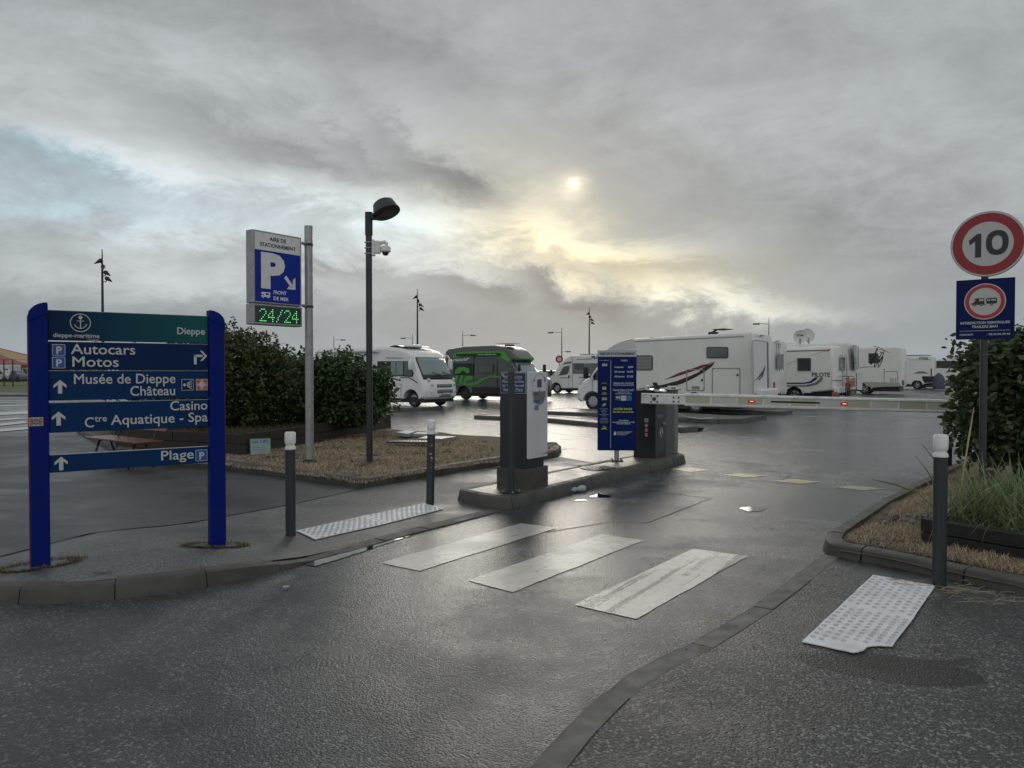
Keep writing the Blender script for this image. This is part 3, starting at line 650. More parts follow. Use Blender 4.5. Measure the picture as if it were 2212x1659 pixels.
def teal():
    m = bpy.data.materials.new('teal_fade'); m.use_nodes = True; t = m.node_tree; b = t.nodes['Principled BSDF']; b.inputs['Roughness'].default_value = .55; b.inputs['Specular IOR Level'].default_value = .15
    tc = t.nodes.new('ShaderNodeTexCoord'); sp = t.nodes.new('ShaderNodeSeparateXYZ'); t.links.new(tc.outputs['Object'], sp.inputs[0])
    c = MIX(t, MAP(t, sp.outputs[0], bx0+.1, bx1, smooth=False), (.002, .018, .065), (.008, .095, .095)); t.links.new(c, b.inputs['Base Color']); return m
bd1.data.materials[0] = teal()
f = FB(zz[1]); h1 = zz[0]-zz[1]
k = BW/1290.                                        # metres per crop pixel on the boards
decal('emblem', ring2(.215, h1*.62, .066, .072)+[circ(.215, h1*.62+.042, .014, 14)]+[line2((.215, h1*.62+.03), (.215, h1*.62-.046), .007), line2((.19, h1*.62+.014), (.24, h1*.62+.014), .005)]+[line2((.215+.042*math.cos(a), h1*.62-.002+.042*math.sin(a)), (.215+.042*math.cos(a+.3), h1*.62-.002+.042*math.sin(a+.3)), .006) for a in [math.pi+.25+.3*i for i in range(9)]], LETTER, f, bd1)
text('dieppe-maritime', .048, LETTER, f, bd1, .16*BW, h1*.62-.116, 'CENTER', bold=.008, fit=.269*BW); text('TOURISME', .019, LETTER, f, bd1, .295*BW, h1*.62-.140, 'RIGHT', fit=.072*BW)
text('Dieppe', .080, LETTER, f, bd1, BW*.98, h1*.33, 'RIGHT', bold=.012, fit=.189*BW)
def pbox(f, x, y, s, par):
    decal('parking_symbol', [rrect(x, y, x+s, y+s, .006)], LETTER, f, par, .0006); o = decal('parking_symbol', [rrect(x+.004, y+.004, x+s-.004, y+s-.004, .004)], PBLUE, f, par, .0018)
    text('P', s*.88, LETTER, f, par, x+s*.5, y+s*.17, 'CENTER', bold=.03, z=.003)
def arrow(f, x, y, h, par):
    w = h*.84; decal('arrow', [[(x-w/2, y+h*.40), (x-w/2, y+h*.62), (x, y+h), (x+w/2, y+h*.62), (x+w/2, y+h*.40), (x+.135*h, y+h*.64), (x+.135*h, y), (x-.135*h, y), (x-.135*h, y+h*.64)]], LETTER, f, par)
f = FB(zz[3]); h2 = zz[2]-zz[3]
pbox(f, .022, h2*.51, .088, bd2); pbox(f, .021, h2*.06, .088, bd2)
text('Autocars', .114, LETTER, f, bd2, .148, h2*.575, bold=.006, fit=.388*BW); text('Motos', .114, LETTER, f, bd2, .148, h2*.12, bold=.006, fit=.276*BW)
x = BW-.115; y = h2*.22; decal('arrow', [rect(x, y, x+.022, y+.082), rect(x, y+.062, x+.070, y+.082), [(x+.050, y+.115), (x+.068, y+.115), (x+.108, y+.072), (x+.068, y+.029), (x+.050, y+.029), (x+.085, y+.072)]], LETTER, f, bd2)
f = FB(zz[5]); h3 = zz[4]-zz[5]
arrow(f, .072, h3*.24, .105, bd3)
text('Musée de Dieppe', .112, LETTER, f, bd3, BW*.777, h3*.56, 'RIGHT', bold=.006, fit=.631*BW); text('Château', .112, LETTER, f, bd3, BW*.777, h3*.12, 'RIGHT', bold=.006, fit=.289*BW)
for dx, m in ((.215, BLUEBD), (.100, mat('orange_square', (.42, .10, .035), .5))):
    x = BW-dx; y = h3*.28; decal('pictogram', [rrect(x, y, x+.095, y+.095, .004)], LETTER, f, bd3, .0006); decal('pictogram', [rrect(x+.004, y+.004, x+.091, y+.091, .003)], m, f, bd3, .0018)
    if dx > .2: decal('pictogram', [circ(x+.024, y+.047, .012, 14)]+[line2((x+.044, y+.047+o*.4), (x+.080, y+.047+o), .006) for o in (-.034, -.017, 0, .017, .034)], LETTER, f, bd3, .003)
    else: decal('pictogram', [[(x+.015, y+.047), (x+.047, y+.079), (x+.079, y+.047), (x+.047, y+.015)]]+[circ(x+.047+a*.03, y+.047+c*.03, .010, 12) for a, c in ((1, 0), (-1, 0), (0, 1), (0, -1))], LETTER, f, bd3, .003)
f = FB(zz[7]); h4 = zz[6]-zz[7]
arrow(f, .060, h4*.24, .108, bd4)
text('Casino', .112, LETTER, f, bd4, BW*.995, h4*.64, 'RIGHT', bold=.006, fit=.252*BW)
tl = text('Aquatique - Spa', .112, LETTER, f, bd4, BW*.995, h4*.20, 'RIGHT', bold=.006, fit=.633*BW)
text('C', .114, LETTER, f, bd4, .20*BW, h4*.14, bold=.006, fit=.052*BW); text('tre', .072, LETTER, f, bd4, .262*BW, h4*.33, bold=.006, fit=.073*BW)
f = FB(zz[9]); h5 = zz[8]-zz[9]
arrow(f, .074, h5*.12, .105, bd5); text('Plage', .112, LETTER, f, bd5, BW*.898, h5*.32, 'RIGHT', bold=.006, fit=.217*BW); pbox(f, BW-.108, h5*.12, .096, bd5)
st = B(); st.box((-.068, -.0515, zz[7]+.06), (.024, -.0508, zz[7]+.125)); so = st.out('sticker', LETTER, T)
fs = Fr((-.068, -.0516, zz[7]+.06), (1, 0, 0), (0, 0, 1)); decal('print', [rect(.004, .004, .026, .061), rect(.066, .004, .088, .061)], mat('sticker_orange', (.35, .16, .05), .5), fs, so); decal('print', [circ(.046, .0325, .026, 24)], GREYM, fs, so); text('Cnat', .02, LETTER, fs, so, .046, .026, 'CENTER', z=.002)
# ---- parking sign with display
pb = gp(669, 998, .12); T = thing('parking_sign', 'box-shaped car park sign with blue P panel and green dot display on grey pole', 'parking sign', pb, RZE)
b = B(); b.lathe([(.066, -.1), (.066, 3.83), (.0, 3.83)], 24); b.out('pole', STEEL, T, smooth=40)
b = B(); b.lathe([(.0, -.01), (.12, -.01), (.11, .03), (.07, .05), (.066, .05)], 18); b.out('pole_foot', PATCH, T, smooth=40)
zt = 3.745-.12; zb = 2.31-.12; zm = zt-(zt-zb)*.775; xr = -.13; xl = xr-.93; yf = .02
b = B(); b.box((xl, yf, zm+.004), (xr, yf+.17, zt), .012); bxo = b.out('sign_box', STEEL, T)
f = Fr((xl, yf, zm), (1, 0, 0), (0, 0, 1)); bh = zt-zm
decal('panel', [rect(.035, .03, .90, bh*.735)], BLUEPANEL if 'BLUEPANEL' in globals() else mat('blue_panel', (.002, .026, .30), .5, spec=.2, dirt=.3, dscale=3), f, bxo, .001)
decal('panel', [rect(.035, bh*.735, .90, bh-.03)], WHITE, f, bxo, .001)
INK = mat('dark_ink', (.02, .02, .022), .5)
text('AIRE DE', .082, INK, f, bxo, .467, bh-.135, 'CENTER', bold=.022, z=.0025, fit=.32); text('STATIONNEMENT', .082, INK, f, bxo, .467, bh-.235, 'CENTER', bold=.022, z=.0025, fit=.68)
text('P', .70, WHITE, f, bxo, .345, bh*.245, 'CENTER', bold=.055, z=.0025, fit=.45)
x, y = .60, bh*.235; d = Vector((1, -1)).normalized()
decal('arrow', [line2((x, y+.19), (x+.14, y+.04), .055), [(x+.03, y), (x+.20, y), (x+.20, y+.19), (x+.15, y+.15), (x+.15, y+.05), (x+.08, y+.05)]], WHITE, f, bxo, .0025)
def camper(x, y, s, m, f, par, z=.0025, hole=None):
    decal('camper_symbol', [[(x+.05*s, y+.12*s), (x+s, y+.12*s), (x+s, y+.55*s), (x+.1*s, y+.55*s), (x+.0*s, y+.42*s), (x+.18*s, y+.36*s), (x+.12*s, y+.26*s), (x, y+.22*s)], circ(x+.24*s, y+.11*s, .09*s, 12), circ(x+.76*s, y+.11*s, .09*s, 12)], m, f, par, z)
    if hole: decal('camper_symbol', [rect(x+.5*s, y+.3*s, x+.85*s, y+.46*s), [(x+.16*s, y+.24*s), (x+.3*s, y+.24*s), (x+.3*s, y+.36*s), (x+.24*s, y+.36*s)]], hole, f, par, z+.0012)
camper(.14, .085, .17, WHITE, f, bxo, hole=MATS['blue_panel'])
text('FRONT', .078, WHITE, f, bxo, .37, .165, bold=.02, z=.0025, fit=.25); text('DE MER', .078, WHITE, f, bxo, .37, .07, bold=.02, z=.0025, fit=.29)
b = B(); b.box((xl-.004, yf-.004, zb), (xr+.004, yf+.172, zm-.004), .012); dis = b.out('display_box', STEEL, T)
fd = Fr((xl, yf-.004, zb), (1, 0, 0), (0, 0, 1)); dh = zm-zb
decal('display_panel', [rect(.03, .035, .905, dh-.03)], mat('display_black', (.02, .026, .026), .25), fd, dis, .001)
G = {'2': ['01110', '10001', '00001', '00010', '00100', '01000', '11111'], '4': ['00010', '00110', '01010', '10010', '11111', '00010', '00010'], '/': ['00001', '00010', '00010', '00100', '01000', '01000', '10000']}
dots = []; x = .12; ps = .0265
for ch in '24/24':
    for r, row in enumerate(G[ch]):
        for c, v in enumerate(row):
            if v == '1': dots.append(circ(x+c*ps, dh-.085-r*.0295, .0080, 8))
    x += ps*5+.022
decal('display_dots', dots, mat('green_led', (.05, .5, .1), .4, emis=(.12, 1., .25), es=1.3), fd, dis, .0025)
for zc in (zt-.09, zm+.02):
    b = B(); b.tube([(xr, .0, zc), (.05, .0, zc-.01)], .026, 8); b.out('bracket', STEEL, T); b = B(); b.lathe([(.072, -.02), (.072, .02)], 16, Matrix.Translation((0, 0, zc-.01))); b.out('clamp', BLACK, T)
# ---- lamp post
lb = gp(798.5, 998, .12); T = thing('street_lamp', 'slim dark lamp post with a drum lamp head, right of the P sign', 'street lamp', lb, 0)
b = B(); b.lathe([(.052, -.1), (.052, 3.9), (.0, 3.9)], 20); b.out('pole', CABG, T, smooth=40)
b = B(); b.lathe([(.062, 3.68), (.062, 4.05), (0, 4.05)], 20); b.box((0, -.05, 3.93), (.17, .05, 4.03), .01); b.out('collar', BLACK, T, smooth=40)
mt = Matrix.Translation((.29, -.02, 4.05))@Matrix.Rotation(math.radians(-22), 4, 'Y')@Matrix.Rotation(math.radians(-14), 4, 'X')@Matrix.Scale(1.05, 4)
b = B(); b.lathe([(0, .18), (.13, .18), (.165, .155), (.205, .02), (.215, .0), (.215, -.02), (.20, -.022)], 28, mt); hd = b.out('lamp_head', CABG, T, smooth=50)
b = B(); b.lathe([(0, -.024), (.19, -.02), (.19, -.018)], 28, mt); b.out('diffuser', mat('lamp_diffuser', (.07, .068, .062), .3), hd)
zc = 1.62+(799-535)/1650*12.35-.12
T = thing('security_camera', 'white dome camera strapped to the dark lamp post', 'security camera', lb+Vector((0, 0, zc)), 0)
b = B(); b.box((.052, -.055, -.13), (.10, .055, .13), .01); b.box((.10, -.05, -.09), (.19, .05, .11), .01); b.out('mount_plate', WHITE, T)
b = B(); b.tube([(.16, 0, .07), (.26, 0, .095), (.285, 0, .07), (.285, 0, .02)], [.03, .03, .028, .028], 10); b.out('arm', WHITE, T, smooth=40)
b = B(); b.lathe([(0, .035), (.06, .03), (.082, .01), (.086, -.055), (.07, -.07), (0, -.07)], 20, Matrix.Translation((.27, 0, -.0))); b.out('housing', WHITE, T, smooth=40)
b = B(); b.lathe([(.055, -.07), (.053, -.095), (.035, -.12), (0, -.128)], 18, Matrix.Translation((.27, 0, 0))); b.out('dome', GLASS, T, smooth=50)
for q in (-.09, 0, .09): b = B(); b.lathe([(.056, q-.006), (.056, q+.006)], 16); b.box((-.075, -.02, q-.005), (.06, .02, q+.005)); b.out('strap', STEEL, T)
# ---- 10 km/h and trailer ban
dirR = Vector((.77, -.63, 0)).normalized(); C = Vector(((2131-1106)/1650*7.77, 7.77, 0)); RT = math.atan2(dirR.y, dirR.x)
zr = lambda v, d=7.77: 1.62+(799-v)/1650*d
SP = thing('speed_limit_sign', 'round red-bordered speed limit sign reading 10 on a tall grey post', 'speed limit sign', Vector((C.x-.03, C.y, .08)), RT)
b = B(); b.lathe([(.034, -.1), (.034, zr(530)-.08), (0, zr(530)-.08)], 16); b.out('post', DKGREY, SP, smooth=40)
zc = zr(530)-.08; f = Fr((.03, -.062, zc), (1, 0, 0), (0, 0, 1)); m = Fr((.03, -.06, zc), (1, 0, 0), (0, 0, 1))
b = B(); b.lathe([(0, -.02), (.31, -.02), (.329, -.018), (.329, 0), (.322, .002), (0, .002)], 56, m); dsc = b.out('disc', STEEL, SP, smooth=40)
REDS = mat('sign_red', (.27, .012, .018), .45); WHS = mat('sign_white', (.47, .48, .46), .5)
decal('border', [circ(0, 0, .322, 56)], WHS, f, dsc, .0006); decal('border', ring2(0, 0, .222, .308, 56), REDS, f, dsc, .0020); 
K = lambda pts: [((x-1150)*.00094, (392-y)*.00107) for x, y in pts]
decal('numeral_one', [K([(978, 348), (1055, 290), (1092, 290), (1092, 512), (1036, 512), (1036, 358), (985, 392)])], INK, f, dsc, .0032)
b = B(); b.grid([[f@Vector(((1238-1150+rx*math.copysign(abs(math.cos(a))**.85, math.cos(a)))*.00094, (5+ry*math.copysign(abs(math.sin(a))**.85, math.sin(a)))*.00107, .0040)) for a in [2*math.pi*i/40 for i in range(41)]] for rx, ry in ((102, 115), (48, 66))]); b.out('numeral_zero', INK, dsc)
TB = thing('trailer_ban_sign', 'square blue sign with a red-ringed camper and trailer, below the round 10 sign', 'sign board', Vector((C.x-.03, C.y, zr(733))), RT)
bh = zr(604)-zr(733); b = B(); b.box((-.245, -.045, 0), (.265, -.030, bh), .002); pl = b.out('panel', mat('navy_sign', (.002, .012, .085), .55, spec=.15), TB)
for q in (.12, bh-.15): b = B(); b.box((-.05, -.034, q), (.05, .04, q+.03)); b.out('clamp', STEEL, TB)
f = Fr((.01, -.0455, 0), (1, 0, 0), (0, 0, 1)); cy = bh*.625
decal('ring', [circ(0, cy, .182, 44)], WHS, f, pl, .0006); decal('ring', ring2(0, cy, .138, .172, 44), mat('sign_red_light', (.42, .02, .02), .45), f, pl, .002)
decal('pictogram', [[(-.115, cy-.03), (-.115, cy-.012), (-.095, cy-.005), (-.08, cy+.018), (-.095, cy+.03), (-.07, cy+.035), (-.005, cy+.035), (-.005, cy-.022), (.01, cy-.022), (.01, cy-.03)], rrect(.012, cy-.024, .105, cy+.033, .012), circ(-.09, cy-.032, .013, 12), circ(-.03, cy-.032, .013, 12), circ(.058, cy-.03, .013, 12)], INK, f, pl, .0024)
decal('pictogram', [rect(-.048, cy+.006, -.012, cy+.026), rect(.02, cy+.006, .045, cy+.02), rect(.055, cy+.006, .095, cy+.02), circ(-.09, cy-.032, .006, 10), circ(-.03, cy-.032, .006, 10), circ(.058, cy-.03, .006, 10)], WHS, f, pl, .0036)
text('INTERDICTION REMORQUES', .034, WHS, f, pl, 0, bh*.255, 'CENTER', bold=.03, fit=.43); text('TRAILERS BAN', .034, WHS, f, pl, 0, bh*.19, 'CENTER', bold=.03, fit=.225)
decal('rule', [rect(-.22, bh*.138, .22, bh*.144)], WHS, f, pl); text('CONTACT:', .026, WHS, f, pl, -.22, bh*.065, bold=.03, fit=.122); text('- 02.35.06.20.43', .026, WHS, f, pl, .22, bh*.065, 'RIGHT', bold=.03, fit=.2)
# ---- pay machine on its plinth
pc = gp(1137.5, 1058, .14)
T = thing('ticket_machine', 'dark green parking ticket machine with a white front panel on a concrete plinth', 'ticket machine', pc, RZE)
b = B(); b.box((0, 0, -.02), (.51, .455, .25), .006); b.out('plinth', CONC, T)
b = B(); b.box((.03, .022, .25), (.44, .425, 1.455), .006); cab = b.out('cabinet', CABG, T)
b = B(); b.box((.035, -.012, .375), (.475, .022, 1.45), .004); wp = b.out('front_panel', mat('panel_white', (.60, .62, .64), .4, dirt=.15, dscale=3), T)
f = Fr((.035, -.0125, .375), (1, 0, 0), (0, 0, 1)); PW, PH = .44, 1.075
decal('oval_trim', ring2(.24, PH-.22, .165, .168, 48, 1.22), GREYM, f, wp); decal('keypad_plate', [[(.24+.15*math.cos(a), PH-.24+.17*math.sin(a)) for a in [math.pi+math.pi*i/16 for i in range(17)]]], GREYM, f, wp, .0016)
decal('screen', [rect(.19, PH-.19, .29, PH-.09)], mat('screen_grey', (.05, .055, .055), .2), f, wp, .002); decal('slot', [rect(.13, PH-.285, .20, PH-.265), circ(.24, PH-.225, .011, 10), circ(.115, PH-.10, .013, 10), circ(.37, PH-.10, .015, 12), rect(.35, PH-.075, .37, PH-.06)], BLACK, f, wp, .003)
decal('coin_tray', [rect(.125, PH-.475, .215, PH-.415)], GREYM, f, wp, .002); decal('payment_sticker', [rect(.14, PH-.385, .23, PH-.345)], PBLUE, f, wp, .002); decal('payment_ring', ring2(.108, PH-.365, .014, .020, 20), mat('ring_violet', (.06, .03, .12), .4), f, wp, .002)
decal('mark', [circ(.41, .045, .013, 14)], REDS, f, wp, .002); text('aero', .03, REDS, f, wp, .385, .035, 'RIGHT')
IS = thing('information_board', 'small blue information notice fixed to the side of the ticket machine', 'notice', pc+E*.03+NN*.42+UP*1.19, RZE)
b = B(); b.box((-.008, -.395, -.005), (.0, -.015, .255), .002); bb = b.out('plate', WHS, IS)
f = Fr((-.0085, -.015, -.005), (0, -1, 0), (0, 0, 1)); decal('blue_field', [rect(.006, .006, .374, .254)], mat('notice_blue', (.010, .025, .12), .45), f, bb)
for s, y, w_ in (('INFORMATION', .188, .27), ('Places disponibles', .135, .32), ("sur l'aire d'accueil", .085, .32), ('Quai de la Marne', .035, .30)): text(s, .050, WHS, f, bb, .19, y, 'CENTER', z=.002, fit=w_, bold=.006)
decal('underline', [rect(.06, .178, .32, .181), rect(.05, .027, .33, .030)], WHS, f, bb, .002); decal('yellow_arrow', [[(.012, .235), (.03, .25), (.05, .232), (.058, .24), (.058, .205), (.028, .208), (.035, .216)]], mat('arrow_yellow', (.45, .42, .12), .5), f, bb, .002)
p = gp(1104.5, 1064, .14); T = thing('height_post', 'thin dark steel post on a bolted base plate in front of the ticket machine', 'post', p, RZE)
b = B(); b.tube([(0, 0, 0), (0, 0, 1.62-.14-.02)], .040, 18); b.out('post', DKGREY, T, smooth=40)
b = B(); b.box((-.09, -.09, 0), (.09, .09, .012), .002); bp = b.out('base_plate', DKGREY, T)
for i in (-1, 1):
    for j in (-1, 1): b = B(); b.lathe([(.012, .012), (.012, .026), (.006, .026), (.006, .036), (0, .036)], 6, Matrix.Translation((i*.068, j*.068, 0))); b.out('bolt', STEEL, bp)
# ---- tariff board
p = gp(1332, 995, .14); T = thing('tariff_board', 'tall blue tariff board with a grey header on a short post beside the barrier', 'tariff board', p, math.radians(-2))
b = B(); b.tube([(0, 0, 0), (0, 0, .2)], .038, 14); b.out('post', STEEL, T, smooth=40)
b = B(); b.box((-.10, -.10, 0), (.10, .10, .012), .002); bp = b.out('base_plate', DKGREY, T)
for i in (-1, 1):
    for j in (-1, 1): b = B(); b.lathe([(.014, .012), (.014, .03), (0, .03)], 6, Matrix.Translation((i*.07, j*.07, 0))); b.out('bolt', BLACK, bp)
BW2, BH2 = .627, 1.625; b = B(); b.box((-BW2/2, -.05, .17), (BW2/2, .0, .17+BH2), .004); pn = b.out('panel', mat('tariff_blue', (.001, .012, .095), .55, spec=.15), T)
f = Fr((-BW2/2, -.0505, .17), (1, 0, 0), (0, 0, 1)); ky = BH2/1362.; kx = BW2/516.
tx = lambda x: (x-64)*kx; ty = lambda y: BH2-(y-70)*ky
YT = mat('yellow_print', (.50, .52, .04), .5); LT = mat('pale_print', (.50, .54, .62), .5)
decal('header', [rect(.002, ty(156), BW2-.002, BH2-.002)], mat('header_grey', (.42, .44, .47), .5), f, pn)
text('AIRE DE STATIONNEMENT', .050, INK, f, pn, BW2/2, ty(128), 'CENTER', bold=.035, z=.002, fit=.57)
decal('rule', [rect(tx(234), ty(1400), tx(239), ty(195))], LT, f, pn)
text('STATIONNEMENT', .019, LT, f, pn, tx(150), ty(211), 'CENTER'); text('TARIFS', .034, LT, f, pn, tx(412), ty(216), 'CENTER', bold=.02, fit=88*kx)
for s, c, y, w1, w2 in (('5 heures', '6,00€', 306, 118, 70), ('24 heures', '14,30€', 369, 134, 84), ('48 heures', '27,20€', 434, 134, 86)): text(s, .038, LT, f, pn, tx(285), ty(y), bold=.03, fit=w1*kx); text(c, .038, LT, f, pn, tx(536), ty(y), 'RIGHT', bold=.03, fit=w2*kx)
for s, y, h, w_ in (('PRENEZ UN TICKET ET', 526, .033, 266), ('REGLEZ EN BORNE DE SORTIE', 549, .024, 270), ('PLEASE TAKE A TICKET', 619, .034, 280), ('AND PAY AT THE', 642, .023, 150), ('PAY-ON-FOOT MACHINE', 664, .023, 215), ('Informations', 1028, .027, 132), ("au parking de l'Hôtel de Ville", 1052, .027, 295), ('Tel: 02.35.06.20.43', 1074, .027, 182)): text(s, h, LT, f, pn, tx(408), ty(y), 'CENTER', bold=.03, fit=w_*kx)
text('ACCES 24h/24', .046, YT, f, pn, tx(398), ty(878), 'CENTER', bold=.035, fit=250*kx); text('Gardez votre ticket', .036, YT, f, pn, tx(403), ty(915), 'CENTER', bold=.03, fit=276*kx)
text('SERVICES', .02, YT, f, pn, tx(150), ty(522), 'CENTER')
decal('card_logo', [rect(tx(298), ty(748), tx(370), ty(684))], mat('card_green', (.03, .12, .10), .5), f, pn); decal('card_logo', [rect(tx(372), ty(752), tx(441), ty(684))], LT, f, pn); decal('card_logo', [rect(tx(443), ty(752), tx(514), ty(684))], mat('card_blue', (.03, .15, .38), .5), f, pn)
decal('card_logo', [circ(tx(320), ty(708), .016, 12), circ(tx(350), ty(708), .016, 12)], LT, f, pn, .002); decal('card_logo', [line2((tx(380), ty(705)), (tx(410), ty(718)), .006), line2((tx(395), ty(722)), (tx(432), ty(705)), .006)], REDS, f, pn, .002)
camper(tx(118), ty(288), .085, LT, f, pn, .001, hole=MATS['tariff_blue']); camper(tx(116), ty(750), .085, YT, f, pn, .001, hole=MATS['tariff_blue'])
decal('service_symbol', [rect(tx(126), ty(602), tx(176), ty(572)), rect(tx(131), ty(572), tx(141), ty(560)), rect(tx(161), ty(572), tx(171), ty(560))]+ring2(tx(134), ty(658), .014, .018, 16)+ring2(tx(168), ty(658), .014, .018, 16)+[line2((tx(134), ty(658)), (tx(143), ty(640)), .004), line2((tx(143), ty(642)), (tx(162), ty(642)), .004), line2((tx(162), ty(640)), (tx(168), ty(658)), .004), line2((tx(134), ty(658)), (tx(155), ty(660)), .004), line2((tx(155), ty(660)), (tx(162), ty(642)), .004)]
      +[[(tx(130), ty(815)), (tx(140), ty(795)), (tx(158), ty(788)), (tx(168), ty(805)), (tx(160), ty(822)), (tx(142), ty(826))], line2((tx(140), ty(820)), (tx(120), ty(832)), .006), line2((tx(158), ty(795)), (tx(172), ty(788)), .004), line2((tx(164), ty(806)), (tx(180), ty(798)), .004)]
      +[rect(tx(138), ty(1120), tx(160), ty(1140))]+[rect(tx(128), ty(1140), tx(176), ty(1126)), rect(tx(116), ty(1148), tx(130), ty(1130)), rect(tx(126), ty(1106), tx(172), ty(1100)), rect(tx(146), ty(1126), tx(152), ty(1100)), rect(tx(168), ty(1148), tx(178), ty(1112))], YT, f, pn)
for i, s in enumerate(('Recharge électrique', 'disponible:', '0,30 € / kWh', '4h / 8h', "Temps de charge dépend", 'du véhicule', '——', 'Charging available:', 'From 0,30€ / kWh', 'depends on the vehicle', 'Charge permitted')): text(s, .0165, LT, f, pn, tx(148), ty(868+i*19), 'CENTER')
decal('small_print', [rect(tx(320), ty(1176+i*9), tx(530-i*18), ty(1173+i*9)) for i in range(6)]+[[(tx(278), ty(1200)), (tx(285), ty(1180)), (tx(296), ty(1165)), (tx(312), ty(1190)), (tx(310), ty(1215)), (tx(290), ty(1225)), (tx(276), ty(1215))]], LT, f, pn)
# ---- barrier
bc = gp(1416, 990, .14); T = thing('parking_barrier', 'white car park barrier arm with red lights, hinged on a dark green cabinet', 'barrier', bc, RZE)
b = B(); b.box((0, 0, -.01), (.447, .403, 1.0), .008); cb = b.out('cabinet', CABG, T)
b = B(); b.prism([(-.01, -.01, 1.0), (-.01, .413, 1.0), (-.01, .413, 1.10), (-.01, .2, 1.145), (-.01, -.01, 1.10)], (.467, 0, 0)); b.out('hood', CABG, cb)
b = B(); b.prism([(0., .05, 1.137), (0, .41, 1.13), (0, .41, 1.145), (0., .2, 1.165), (0, .0, 1.13), (0, .0, 1.115)], (.45, 0, 0)); b.out('hood_lid', mat('lid_white', (.62, .62, .58), .25), cb)
f = Fr((0, .403, 0), (0, -1, 0), (0, 0, 1))          # face towards the viewer (normal -x)
decal('door_seam', [rect(.02, .02, .34, .024), rect(.02, .72, .34, .724), rect(.34, .02, .344, .724), rect(.018, .02, .022, .724)], BLACK, f, cb)
decal('sticker', [rect(.20, .60, .27, .66)], WHS, f, cb); decal('sticker', [circ(.235, yy, .034, 20) for yy in (.545, .465, .385)], WHS, f, cb)
decal('sticker', [r for yy in (.545, .465, .385) for r in ring2(.235, yy, .026, .033, 20)], REDS, f, cb, .002)
decal('sticker', [rect(.212, .615, .222, .645), [(.228, .612), (.262, .622), (.25, .652), (.24, .632)], rect(.232, .53, .238, .565), circ(.235, .465, .011, 10), [(.217, .38), (.25, .378), (.255, .392), (.222, .395)]], INK, f, cb, .002)
f2 = Fr((0, 0, 0), (1, 0, 0), (0, 0, 1))
decal('warning_sign', [circ(.24, .42, .085, 28, .095)], WHS, f2, cb); decal('warning_sign', ring2(.24, .42, .068, .080, 28, 1.12)+[line2((.19, .49), (.30, .35), .014)], REDS, f2, cb, .003)
decal('warning_sign', [circ(.24, .475, .014, 10), [(.22, .455), (.26, .455), (.262, .41), (.275, .355), (.262, .352), (.242, .40), (.222, .352), (.208, .355), (.228, .41)]], INK, f2, cb, .0018)
decal('name_plate', [rect(.09, .68, .30, .72)], GREYM, f2, cb); b = B(); b.lathe([(.028, 0), (.024, .03), (0, .03)], 14, Fr((.33, 0, .56), (1, 0, 0), (0, 0, 1))); b.out('lock', STEEL, cb)
# arm: hinged plate, then a tapered box-section boom
A0 = pd(1385, 860.5, 12.62); A1 = pd(1479, 863.2, 12.55); A2 = pd(2060, 878, 11.93)
Mi = T.matrix_basis.inverted() if False else (Matrix.Translation(bc)@Matrix.Rotation(RZE, 4, 'Z')).inverted()
d = (A2-A1); d.normalize(); sidev = Vector((d.y, -d.x, 0)).normalized(); upv = sidev.cross(d)*-1
if upv.z < 0: upv = -upv
def boom(p0, p1, prof0, name, m, parent, prof1=None, **k):
    b = B(); rows = [[Mi@(p+sidev*a+upv*c) for a, c in pr] for p, pr in ((p0, prof0), (p1, prof1 or prof0))]
    rows = [r+[r[0]] for r in rows]; b.grid(rows)
    for r in rows: b.bm.faces.new([b.bm.verts.new(q) for q in r[:-1]])
    bmesh.ops.remove_doubles(b.bm, verts=b.bm.verts, dist=.0003); return b.out(name, m, parent, **k)
hh = .105
arm = boom(A1, A2, [(.03, -hh), (.042, -hh+.012), (.044, -.066), (.030, -.058), (.030, .058), (.044, .066), (.042, hh-.012), (.02, hh), (-.02, hh), (-.045, hh-.02), (-.045, -hh+.02), (-.02, -hh)], 'boom', TUBE, T, smooth=25)
boom(A0, A1, [(.035, -.088), (.05, -.075), (.05, .075), (.035, .088), (-.02, .088), (-.02, -.088)], 'arm_bracket', TUBE, T)
def onarm(s0, s1, c0, c1, name, m, par, off=.0305, th=.003):
    p0 = A1+(A2-A1)*s0; p1 = A1+(A2-A1)*s1
    b = B(); b.prism([Mi@(p+sidev*off+upv*c) for p, c in ((p0, c0), (p1, c0), (p1, c1), (p0, c1))], (Mi.to_3x3()@sidev)*th); return b.out(name, m, par)
RF1 = mat('reflector_pale', (.50, .51, .47), .35); RF2 = mat('reflector_yellow', (.44, .43, .33), .35)
for i in range(10): onarm(i/10+.004, (i+1)/10-.002, -.056, .056, 'reflective_strip', RF2 if i % 2 == 0 else RF1, arm)
us = lambda u: (u-1479)/(2060-1479)
onarm(us(1671), us(1777), -.010, .018, 'rubber_pad', BLACK, arm, .034, .003)
EMR = mat('red_lamp_glow', (.6, .02, .01), .2, emis=(1., .14, .05), es=4.)
for u in (1628, 1829):
    c = A1+(A2-A1)*us(u)+sidev*.036; mm = Mi@Fr(c, d, upv)
    b = B(); b.bm.faces.ensure_lookup_table(); b.lathe([(.0, -.01), (.052, -.01), (.055, 0), (.045, .016), (0, .02)], 20, mm@Matrix.Diagonal((1, .5, -1 if (Fr(c, d, upv).col[2].to_3d().dot(sidev) < 0) else 1, 1))); rl = b.out('red_light', REDL, arm, smooth=50)
    b = B(); b.bm.faces.ensure_lookup_table(); sg = -1 if (Fr(c, d, upv).col[2].to_3d().dot(sidev) < 0) else 1
    b.box((-.026, -.006, .019*sg), (.026, .006, .023*sg), 0, mm); b.out('glow', EMR, rl)
bo = B()
